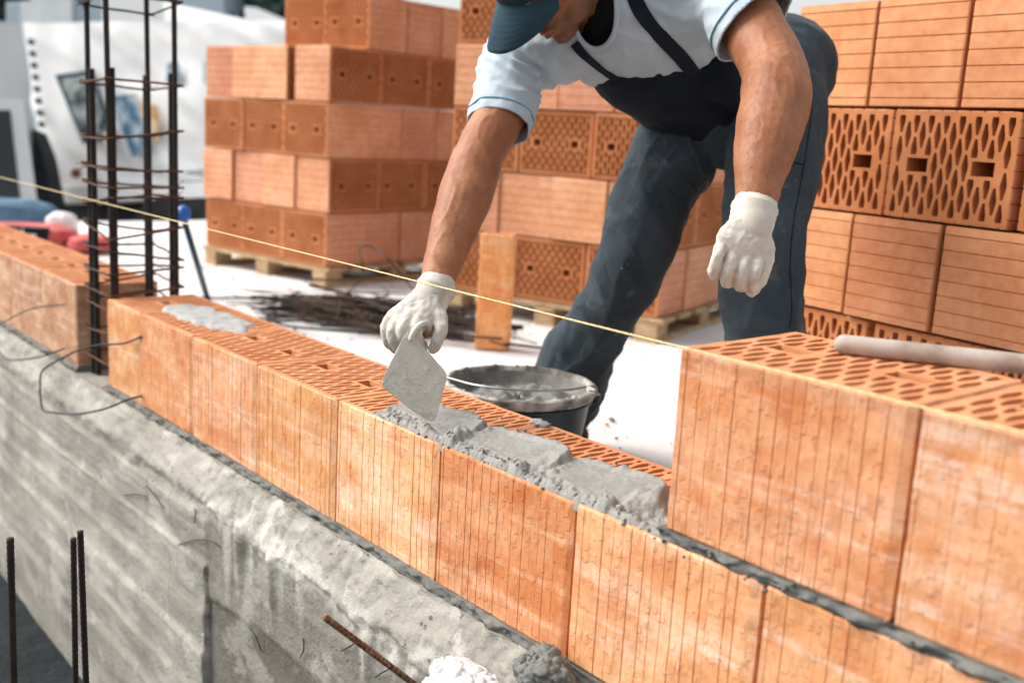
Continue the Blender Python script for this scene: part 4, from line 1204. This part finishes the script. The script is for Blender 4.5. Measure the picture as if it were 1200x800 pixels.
# --- overalls (trousers)
tr = MB()
chain(tr, [(790,62,2.21,.150,.108), (835,84,2.26,.165,.122), (880,86,2.30,.17,.135), (915,82,2.30,.135,.12)], side=SD, n=28)
chain(tr, [(905,90,2.24,.114), (910,140,2.18,.106), (908,190,2.12,.094), (901,240,2.07,.086), (897,280,2.05,.080), (894,330,2.07,.080), (896,392,2.11,.082), (897,470,2.15,.082), (895,560,2.20,.083), (894,585,2.22,.084)], n=28)
chain(tr, [(835,105,2.30,.112), (803,160,2.29,.102), (772,218,2.27,.092), (742,298,2.27,.081), (726,335,2.31,.076), (708,370,2.37,.073), (684,410,2.46,.080), (668,445,2.52,.088), (655,480,2.57,.090)], n=28)
chain(tr, [(870,120,2.24,.10), (860,150,2.22,.085)], n=20)
def tr_fn(co, n):
    w = V((noise.noise(co*5), noise.noise(co*5+V((9,0,0))), noise.noise(co*5+V((0,9,0)))))*.07
    p = co+w
    u_ = p.dot(CR); f_ = p.dot(CF)
    s = p.dot((CU*.88+CR*.47).normalized()); s2 = p.dot((CU*.62-CR*.78).normalized())
    mk = sstep(-.15, .35, noise.noise(co*6.5+V((3,1,0))))
    a = (1-abs(noise.noise(V((u_*5, s*9, f_*5))))*2.8)
    b = (1-abs(noise.noise(V((u_*6+4, s2*9, f_*6))))*2.8)
    c = max(0, 1-abs(noise.noise(V((u_*7, s*23, f_*7))))*4.5)
    d = max(0, 1-abs(noise.noise(V((u_*8+7, s2*20, f_*8))))*4.5)
    kn = sstep(.22, .04, (co-W(735,310,2.28)).length) + sstep(.24, .05, (co-W(897,320,2.05)).length) + sstep(.20, .04, (co-W(672,425,2.48)).length) + sstep(.24,.06,(co-W(850,170,2.22)).length)
    kn = min(1, kn)
    return .0085*max(-.6, a)*(.5+.5*kn) + .0065*max(-.6, b)*(.5+.5*kn) + (.0050*c + .0040*d)*(.25+.75*kn)*(.3+.7*mk) + .0010*noise.noise(co*38) - .006
tm = remesh(tr, .0042, 4, tr_fn)
mpart(tm, 'trousers', M['trouser'])
# side seam and pocket on the left leg
def snap(me, pts, off):
    from mathutils.bvhtree import BVHTree
    bvh = BVHTree.FromPolygons([v.co for v in me.vertices], [tuple(p.vertices) for p in me.polygons]); out = []
    for (u, v) in pts:
        d = ray(u, v).normalized(); h = bvh.ray_cast(CAM, d)
        if h[0]: out.append(h[0] - d*off)
    return out
def seam(pts, r, off=.0005, name='seam', mat='bib', me=None):
    q = snap(me or tm, [p[:2] for p in cr([(*p,) for p in pts], 8)], off)
    if len(q) > 2: mpart(MB().tube(q, r, n=6).mesh(name, M[mat], True), name, M[mat])
seam([(947,95),(951,130),(941,200),(930,260),(926,310),(928,360),(925,385)], .0013)
seam([(941,193),(925,190),(908,196)], .0016)
seam([(735,104),(733,128),(741,148)], .0016)
# bib: dark apron over the belly, sitting on the shirt and trousers
bi = MB()
chain(bi, [(757,62,2.115,.128,.117), (785,74,2.155,.140,.120), (815,92,2.20,.150,.125), (845,112,2.235,.135,.120)], side=SD, n=28)
chain(bi, [(822,86,2.10,.055), (850,84,2.08,.060), (880,96,2.12,.07)], n=20)
def bib_fn(co, n):
    p = co; u_ = p.dot(CR); s = p.dot(CU)
    return .005*(1-abs(noise.noise(V((u_*6, s*26, 3))))*2.4)*.8 + .0015*noise.noise(co*45)
mpart(remesh(bi, .005, 3, bib_fn), 'bib', M['bib'])
# straps lying on the shirt
def strap(pts, w, me, name='strap'):
    q = []
    C = cr([(*p,) for p in pts], 7)
    q = snap(me, [c[:2] for c in C], .0025)
    if len(q) < 4: return
    from mathutils.bvhtree import BVHTree
    bvh = BVHTree.FromPolygons([v.co for v in me.vertices], [tuple(p.vertices) for p in me.polygons])
    mb = MB(); q2 = []
    for i in range(len(q)):
        a = q[max(0, i-2):i+3]; q2.append(sum(a, V())/len(a))
    q = q2
    for i, p in enumerate(q):
        t = (q[min(i+1, len(q)-1)]-q[max(i-1, 0)]).normalized()
        loc, no, _, _ = bvh.find_nearest(p); 
        if no.dot(CAM-p) < 0: no = -no
        s = t.cross(no).normalized()
        no = s.cross(t).normalized()
        if no.dot(CAM-p) < 0: no = -no
        for a, b in ((-w, .0), (-w, .0035), (w, .0035), (w, .0)): mb.v.append(p+s*a+no*(b-.001))
    for i in range(len(q)-1):
        for k in range(4): k2 = (k+1) % 4; mb.f.append((i*4+k, i*4+k2, (i+1)*4+k2, (i+1)*4+k))
    mb.f += [(3,2,1,0), tuple(len(mb.v)-4+k for k in range(4))]
    mpart(mb.mesh(name, M['bib'], 40), name, M['bib'])
strap([(672,50),(682,62),(700,78),(717,90),(736,100),(752,104)], .0085, shirt_full)
strap([(724,-48),(732,-28),(742,-6),(752,16),(768,36),(785,54),(800,70),(814,88),(826,102)], .0135, shirt_full)

# --- boots
def boot(ank, toe_dir, nm_='boot'):
    mb = MB(); a = V((ank.x, ank.y, 0)); d = toe_dir.normalized()
    mb.tube([a+V((0,0,.20)), a+V((0,0,.12)), a+V((0,0,.06)), a-d*.01+V((0,0,.045))], [.048, .046, .048, .05], n=20, cap='round')
    mb.tube([a-d*.05+V((0,0,.030)), a+d*.03+V((0,0,.044)), a+d*.11+V((0,0,.036)), a+d*.18+V((0,0,.030))], [(.032,.036), (.040,.044), (.038,.047), (.028,.036)], n=20, cap='round', side=(0,0,1))
    me = remesh(mb, .005, 3)
    for v in me.vertices: v.co.z = max(v.co.z, -.010)
    o = mpart(me, nm_, M['boot']); return o
aR = W(655, 480, 2.57); aL = W(894, 585, 2.22)
boot(aR, V((-.45, -.9, 0)) if False else V((-.75, -.25, 0))); boot(aL, V((-.6, -.5, 0)))

# --- gloves
def finger(mb, pts, n=14):
    P = [(*W(p[0], p[1], p[2]), p[3]) for p in pts]; C = cr(P, 5)
    mb.tube([c[:3] for c in C], [c[3] for c in C], n=n, cap='round')
gl = MB(); D = 1.83
sideR = (W(520,368,D)-W(462,368,D)).normalized()
# back of the hand, wide and flattened
P = [(505,352,1.85,.033,.029), (499,360,1.84,.036,.026), (489,370,1.83,.041,.024), (483,374,1.828,.034,.016)]
chain(gl, P, side=(CR*.85+CU*.35).normalized(), n=20)
chain(gl, [(497,352,1.85,.026), (480,364,1.835,.023), (468,372,1.83,.019)], n=16)
finger(gl, [(466,367,1.835,.0130), (456,377,1.83,.0125), (453,390,1.832,.0115), (457,402,1.845,.0105), (465,409,1.86,.0095)])
finger(gl, [(472,369,1.825,.0135), (463,381,1.815,.0125), (461,395,1.815,.0118), (466,407,1.83,.0105), (474,412,1.85,.0095)])
finger(gl, [(482,369,1.815,.0135), (474,380,1.80,.0128), (472,391,1.795,.0118), (475,400,1.81,.0105), (481,404,1.83,.0095)])
finger(gl, [(494,370,1.815,.0132), (489,381,1.80,.0125), (487,389,1.795,.0112), (491,400,1.81,.0105), (496,406,1.825,.0092)])
finger(gl, [(510,362,1.835,.0165), (516,374,1.815,.0142), (517,386,1.805,.0128), (513,399,1.805,.0115), (507,409,1.81,.0098)])
def glove_fn(co, n): return .0009*noise.noise(co*90) + .0013*(1-abs(noise.noise(co*30))*3) + .0008*(1-abs(noise.noise(co*75))*3) - .0011 
mpart(remesh(gl, .0022, 3, glove_fn), 'glove', M['glove'])
cuff = MB(); a = W(503,354,1.85); b = W(510,340,1.858); dd = (b-a)
cuff.tube([a-dd*.2, a+dd*.4, a+dd*.8, b+dd*.02, b+dd*.12, b+dd*.2], [.0335, .0325, .0335, .0355, .0360, .0345], n=28, cap='round')
mpart(cuff.mesh('cuff', M['glove'], True), 'cuff', M['glove'])
# left glove: closed fist hanging
gl = MB()
sL = (CR*.96-CU*.15+CF*.22).normalized()
chain(gl, [(882,256,1.605,.032,.029), (878,270,1.60,.036,.027), (869,286,1.59,.041,.023), (863,295,1.588,.040,.017)], side=sL, n=24)
for (u, v, r) in ((838, 310, .0088), (853, 318, .0094), (868.5, 322, .0096), (883.5, 322, .0088)):
    fz = 1.578 + (860-u)*-.0002
    finger(gl, [(u+8, v-26, fz+.012, r), (u+3, v-10, fz-.005, r*1.05), (u-1, v+3, fz-.004, r*1.02), (u-2, v+11, fz+.010, r), (u+1, v+13, fz+.030, r*.95), (u+4, v+2, fz+.048, r*.9)])
finger(gl, [(893,280,1.607,.016), (898,298,1.603,.0135), (896,315,1.600,.0118), (890,330,1.603,.0105), (881,341,1.610,.0095)])
mpart(remesh(gl, .0016, 2, glove_fn), 'glove', M['glove'])
cuff = MB(); a = W(881,260,1.605); b = W(884,246,1.612); dd = (b-a)
cuff.tube([a-dd*.5, a+dd*.1, a+dd*.35, a+dd*.55, a+dd*.8, b, b+dd*.15, b+dd*.22], [.0330, .0345, .0330, .0350, .0340, .0362, .0358, .0340], n=28, cap='round')
mpart(cuff.mesh('cuff', M['glove'], True), 'cuff', M['glove'])

# grit and clay chips scattered on the slab
for nm__, mat_, cnt, sd_ in (('clay_crumbs', M['cut'], 260, 3), ('mortar_grit', M['mortar_in'], 420, 4)):
    rr = random.Random(sd_); mb = MB()
    for q in range(cnt):
        x = rr.uniform(-3.5, 2.4); y = .3+abs(rr.gauss(0, 1.5)); r = min(.012, .0018+abs(rr.gauss(0, .0028)))
        mb.blob((x, y, -.013+r*.3), (r*rr.uniform(.7, 1.5), r*rr.uniform(.7, 1.3), r*.7), 1, .6, 2, seed=q)
    tag(mb.build(nm__, mat_), None, None, kind='stuff')
# ------------------------------------------------------------------ BACKGROUND
def quad_panel(pts, thick, mat, name, parent, nu=1, nv=1, fn=None):
    """pts: 4 world points (tl, tr, br, bl) -> thick panel"""
    tl, tr_, br, bl = [V(p) for p in pts]; n = (tr_-tl).cross(bl-tl).normalized(); mb = MB()
    if n.dot(CAM-tl) < 0: n = -n
    for s in (0, 1):
        for i in range(nu+1):
            for j in range(nv+1):
                p = tl.lerp(tr_, i/nu).lerp(bl.lerp(br, i/nu), j/nv)
                o_ = fn(i/nu, j/nv) if (fn and s == 0) else 0
                mb.v.append(p + n*(o_ if s == 0 else -thick))
    m = (nu+1)*(nv+1); ix = lambda i, j: i*(nv+1)+j
    for i in range(nu):
        for j in range(nv):
            q = (ix(i, j), ix(i+1, j), ix(i+1, j+1), ix(i, j+1)); mb.f += [q, tuple(m+k for k in reversed(q))]
    bd = [ix(i, 0) for i in range(nu+1)]+[ix(nu, j) for j in range(1, nv+1)]+[ix(i, nv) for i in range(nu-1, -1, -1)]+[ix(0, j) for j in range(nv-1, 0, -1)]
    for a, b in zip(bd, bd[1:]+bd[:1]): mb.f.append((a, m+a, m+b, b))
    o = mb.build(name, mat, None, smooth=30); o.parent = parent
    if parent: o.matrix_parent_inverse = Matrix.Translation(parent.location).inverted()
    return o
D1, D2 = 10.4, 9.3
def T(u, v, k=0):      # point on the tarpaulin side plane
    d = D1 + (u-35)/(420-35)*(D2-D1) - k; return W(u, v, d)
base = W(150, 330, 10.5); base.z = -.96
trk = thing('truck', 'white tarpaulin covered truck with open dark cab window behind the rebar column', 'truck', base)
quad_panel((T(27,27), T(560,24), T(560,196), T(52,220)), .12, M['tarp'], 'tarpaulin', trk, 90, 40, lambda a, b: .07*noise.noise(V((a*6, b*5-a*9, 1))) + .03*noise.noise(V((a*22-b*6, b*5, 3))))
quad_panel((W(-60,30,9.4), W(26,28,9.98), W(44,215,9.98), W(-60,215,9.4)), .10, M['tarpg'], 'front_sheet', trk, 6, 6, lambda a, b: .02*noise.noise(V((a*4, b*5, 9))))
quad_panel((T(53,221,.03), T(560,198,.03), T(560,220,.03), T(56,238,.03)), .15, M['vanpaint'], 'side_board', trk)
quad_panel((T(38,236,-.25), T(560,217,-.25), T(560,262,-.25), T(30,275,-.25)), .3, M['black'], 'chassis', trk)
# body volume behind the tarpaulin so that it is a real box
nn = (T(560,24)-T(27,27)).cross(T(52,220)-T(27,27)).normalized(); nn = nn if nn.dot(CF) > 0 else -nn
mb = MB(); A_, B_, C_, D_ = T(27,29,-.16), T(560,26,-.16), T(560,215,-.16), T(54,235,-.16)
mb.add([A_, B_, C_, D_, A_+nn*2.2, B_+nn*2.2, C_+nn*2.2, D_+nn*2.2], [(0,1,2,3),(4,7,6,5),(0,4,5,1),(1,5,6,2),(2,6,7,3),(3,7,4,0)])
part(mb, 'cargo_box', M['tarpg'], trk, False)
for i in range(12):
    t = i/11; u = 36+19*t**1.0; v = 49+152*t
    p = T(u, v, .10)
    part(MB().tube([p-CF*.01, p+CF*.03], .030, n=12), 'eyelet', M['frameblue'], trk)
def pic(cs, mat, frame=True):
    if frame: quad_panel([T(*c, .12) for c in cs], .02, M['frameblue'], 'print_border', trk)
    cx_ = sum(c[0] for c in cs)/4; cy_ = sum(c[1] for c in cs)/4
    q = [(cx_+(c[0]-cx_)*.80, cy_+(c[1]-cy_)*.86) for c in cs]
    quad_panel([T(*c, .15) for c in q], .02, mat, 'print', trk)
pic([(64,88), (108,82), (132,160), (97,168)], M['picA'])
pic([(120,108), (160,104), (182,180), (155,190)], M['picC'], False)
pic([(158,112), (186,122), (188,172), (170,160)], M['picB'], False)
pic([(118,150), (130,150), (131,178), (122,176)], M['picB'], False)
quad_panel([T(196,74,.12), T(207,72,.12), T(212,96,.12), T(194,97,.06)], .02, M['picC'], 'print', trk)
quad_panel([T(238,72,.12), T(252,70,.12), T(250,96,.12), T(236,98,.06)], .02, M['picC'], 'print', trk)
quad_panel([T(208,203,.08), T(246,196,.08), T(330,194,.08), T(330,202,.08)], .02, M['picC'], 'print', trk)
part(MB().blob(T(89,203,.05), (.05,.05,.05), 2, .1), 'reflector', nm('amber_red', .4, (.22,.06,.04))[0], trk)
# cab
quad_panel((W(-120,118,8.9), W(27,116,9.3), W(44,238,9.3), W(-120,240,8.9)), .5, M['vanpaint'], 'cab_door', trk)
quad_panel((W(-100,131,8.86), W(12,129,9.24), W(24,233,9.24), W(-100,236,8.86)), .03, M['darkglass'], 'cab_window', trk)
quad_panel((W(38,150,9.9), W(50,180,9.9), W(66,262,9.9), W(38,262,9.9)), .3, M['black'], 'cab_gap', trk)
quad_panel((W(-120,238,9.0), W(62,238,9.4), W(66,290,9.4), W(-120,290,9.0)), .4, M['black'], 'cab_skirt', trk)
for u in (-60, 210, 250):
    p = T(u, 250, -.1); p.z = -.50
    a_ = (T(420,100)-T(35,100)).normalized(); nrm_ = V((-a_.y, a_.x, 0)).normalized()
    w_ = MB().tube([p-nrm_*.14, p-nrm_*.12, p+nrm_*.12, p+nrm_*.14], [.42, .47, .47, .42], n=40); part(w_, 'wheel', M['rubber'], trk, 30)
# white trailer behind
base = W(260, 330, 15); base.z = -.96
tr2 = thing('trailer', 'second white covered trailer with sloping roof edge behind the left stack', 'trailer', base)
quad_panel((W(120,-12,14.6), W(190,2,14.8), W(190,150,14.8), W(120,150,14.6)), .2, M['tarp'], 'side_panel', tr2)
quad_panel((W(190.5,2,14.8), W(345,36,13.6), W(345,150,13.6), W(190.5,150,14.8)), 2., M['tarp'], 'side_panel', tr2, 10, 6, lambda a, b: .03*noise.noise(V((a*5, b*5, 1))))
quad_panel((W(120,150,14.9), W(345,150,13.7), W(345,262,13.7), W(120,262,14.9)), .5, M['tarpg'], 'lower_panel', tr2)
quad_panel((W(286,8,13.4), W(300,9,13.4), W(336,24,13.4), W(288,27,13.4)), .6, M['vanpaint'], 'roof_cover', tr2)
# far building and dark canopy
bh = thing('building', 'pale blue-grey rendered building beyond the trucks at top left', 'building', V((W(150,100,24).x, W(150,100,24).y, -.96)))
def bpan(cs, d, th_, mat, name): return quad_panel([W(u, v, d) for u, v in cs], th_, mat, name, bh)
bpan([(-60,-120), (262,-120), (262,160), (-60,160)], 24, 4, M['house'], 'wall')
bpan([(24,-90), (84,-90), (84,60), (24,60)], 23.9, .2, M['roof'], 'render_panel')
for i in range(4): bpan([(110+i*38,-100), (128+i*38,-100), (128+i*38,-40), (110+i*38,-40)], 23.95, .05, M['darkglass'], 'window')
bpan([(-80,-150), (280,-150), (280,-121), (-80,-121)], 23.7, 4.6, M['roof'], 'roof')
cn = thing('canopy', 'dark flat canopy edge with short bracket in the top left corner', 'canopy', V((W(0,100,8).x, W(0,100,8).y, -.96)))
quad_panel((W(-150,-30,7.8), W(36,-24,8), W(33,-1,8), W(-150,6,7.8)), .05, M['black'], 'canopy_roof', cn)
p = W(-2, 5, 8.1); part(MB().tube([W(1,24,8.02), W(1,-2,8.02)], .035, n=12), 'bracket', M['black'], cn)
# trees beyond
def tree(u, d, h, w, label, seed, name='tree'):
    rr = random.Random(seed); b = W(u, 200, d); b.z = -1.0
    root = thing(name, label, 'tree', b, 'trees far behind the trucks')
    tm_ = MB().tube([b, b+V((.1,0,h*.3)), b+V((0,.1,h*.75))], [.22, .16, .06], n=10)
    for q in range(6):
        a = q*1.05; s_ = b+V((.05,.0,h*(.3+.06*q))); tm_.tube([s_, s_+V((math.cos(a)*w*.4, math.sin(a)*w*.4, h*.22))], [.07, .02], n=6)
    part(tm_, 'trunk', M['bark'], root)
    cm = MB(); cl = [(V((rr.gauss(0,w*.33), rr.gauss(0,w*.33), h*(.68+rr.gauss(0,.15)))), rr.uniform(.35,.8)*w*.35) for _ in range(34)]
    for c_, r_ in cl:
        for q in range(150):
            d_ = V((rr.gauss(0,1), rr.gauss(0,1), rr.gauss(0,1))).normalized()*r_*rr.uniform(.5, 1.05)
            p_ = b+c_+d_; e = V((rr.gauss(0,1), rr.gauss(0,1), rr.gauss(0,1))).normalized()*.14; f_ = e.orthogonal().normalized()*.08
            cm.add([p_-e, p_+f_, p_+e, p_-f_], [(0,1,2,3)])
    part(cm, 'crown', M['leaf'], root, False)
tree(290, 27, 5.5, 3.4, 'dark green tree above the sloping trailer roof, left of the block stack', 1)
tree(345, 30, 6.0, 3.4, 'dark green tree directly behind the left block stack', 2)
# red sacks, blue sheet and white bag at the slab edge
def sack(name, c, r, rot, mat, label, cat, seed):
    m = Matrix.Rotation(rot, 4, 'Z'); mb = MB(); bm = bmesh.new(); bmesh.ops.create_uvsphere(bm, u_segments=48, v_segments=28, radius=1)
    vs = []
    for v in bm.verts:
        q = V([math.copysign(abs(a)**.72, a) for a in v.co]); d = 1+.10*noise.noise(v.co*2.4+V((seed,0,0)))+.04*noise.noise(v.co*6)
        vs.append(m @ V((q.x*r[0]*d, q.y*r[1]*d, q.z*r[2]*d)) + c)
    bm.verts.index_update(); fs = [tuple(v.index for v in f.verts) for f in bm.faces]; bm.free(); mb.add(vs, fs)
    o = thing(name, label, cat, V((c.x, c.y, c.z-r[2]))); part(mb, 'bag', mat, o); return o
az = math.atan2(CR.y, CR.x)
e1 = V((CR.x, CR.y, 0)).normalized(); toC = V((-CF.x, -CF.y, 0)).normalized()
c1 = W(28, 259, 5.6); c1.z = .050
sk1 = sack('sack', c1, (.28, .14, .062), az, M['red'], 'red sack with a black printed label lying behind the far blocks at left edge', 'sack', 1)
c2 = W(106, 262, 5.5); c2.z = .036
sack('sack', c2, (.11, .10, .045), az+.2, M['red'], 'smaller faded red sack beside the labelled one, left of the rebar column', 'sack', 2)
c3 = W(72, 252, 5.8); c3.z = .075
sack('bag', c3, (.08, .07, .085), az, M['white'], 'small crumpled white bag behind the red sacks', 'bag', 3)
c4 = W(10, 244, 6.1); c4.z = .09
sack('sheet_bundle', c4, (.28, .14, .10), az, M['bluecloth'], 'folded dark blue sheet behind the labelled red sack', 'sheet', 4)
# label plate + lettering
cu = bpy.data.curves.new('lettering', 'FONT'); cu.body = 'spika'; cu.size = .095; cu.extrude = .002; cu.align_x = 'CENTER'; cu.align_y = 'CENTER'
to = bpy.data.objects.new('tmp_text', cu); COL.objects.link(to)
dg = bpy.context.evaluated_depsgraph_get(); tme = bpy.data.meshes.new_from_object(to.evaluated_get(dg)); bpy.data.objects.remove(to)
tme.materials.clear(); tme.materials.append(M['white'])
lc = c1 + e1*.045 + toC*.150; lc.z = .062
lm = Matrix((e1, V((0,0,1))-toC*0, toC)).transposed().to_4x4(); lm.translation = lc
pl = MB().cbox((-.135,-.040,-.05), (.135,.046,.004), .003, lm); part(pl, 'label_panel', M['bib'], sk1, False)
tx = link('lettering', tme, sk1); tx.matrix_parent_inverse = Matrix.Translation(sk1.location).inverted()
tme.transform(lm @ Matrix.Translation((0, 0, .006)))

# ------------------------------------------------------------------ camera
cd = bpy.data.cameras.new('camera'); cam = bpy.data.objects.new('camera', cd); COL.objects.link(cam); SC.camera = cam
cd.sensor_fit = 'HORIZONTAL'; cd.sensor_width = 36; cd.lens = FPX/1200*36; cd.clip_start = .02; cd.clip_end = 1000
mw = Matrix((CR, CU, -CF)).transposed().to_4x4(); mw.translation = CAM; cam.matrix_world = mw
cd.dof.use_dof = True; cd.dof.focus_distance = 1.72; cd.dof.aperture_fstop = 2.8; cd.dof.aperture_blades = 7
# ------------------------------------------------------------------ light
w = bpy.data.worlds.new('World'); SC.world = w; w.use_nodes = True; nt = w.node_tree
sky = nt.nodes.new('ShaderNodeTexSky'); sky.sky_type = 'NISHITA'; sky.sun_disc = False
EL, AZ = rad(43), rad(232)     # azimuth clockwise from +y
sky.sun_elevation = EL; sky.sun_rotation = AZ; sky.dust_density = 4; sky.air_density = 1.0; sky.ozone_density = .6
hs = nt.nodes.new('ShaderNodeHueSaturation'); hs.inputs['Saturation'].default_value = .22
nt.links.new(sky.outputs[0], hs.inputs['Color'])
bg = nt.nodes['Background']; nt.links.new(hs.outputs[0], bg.inputs[0]); bg.inputs[1].default_value = .15
ld = bpy.data.lights.new('sun', 'SUN'); ld.energy = 1.5; ld.angle = rad(35); ld.color = (1, .93, .84)
lo = bpy.data.objects.new('sun', ld); COL.objects.link(lo)
sd = V((math.sin(AZ)*math.cos(EL), math.cos(AZ)*math.cos(EL), math.sin(EL)))
lo.rotation_euler = sd.to_track_quat('Z', 'Y').to_euler()
SC.view_settings.view_transform = 'Standard'; SC.view_settings.look = 'None'; SC.view_settings.exposure = .83; SC.view_settings.gamma = 1
SC.render.engine = 'CYCLES'; SC.render.resolution_x = 1024; SC.render.resolution_y = 682
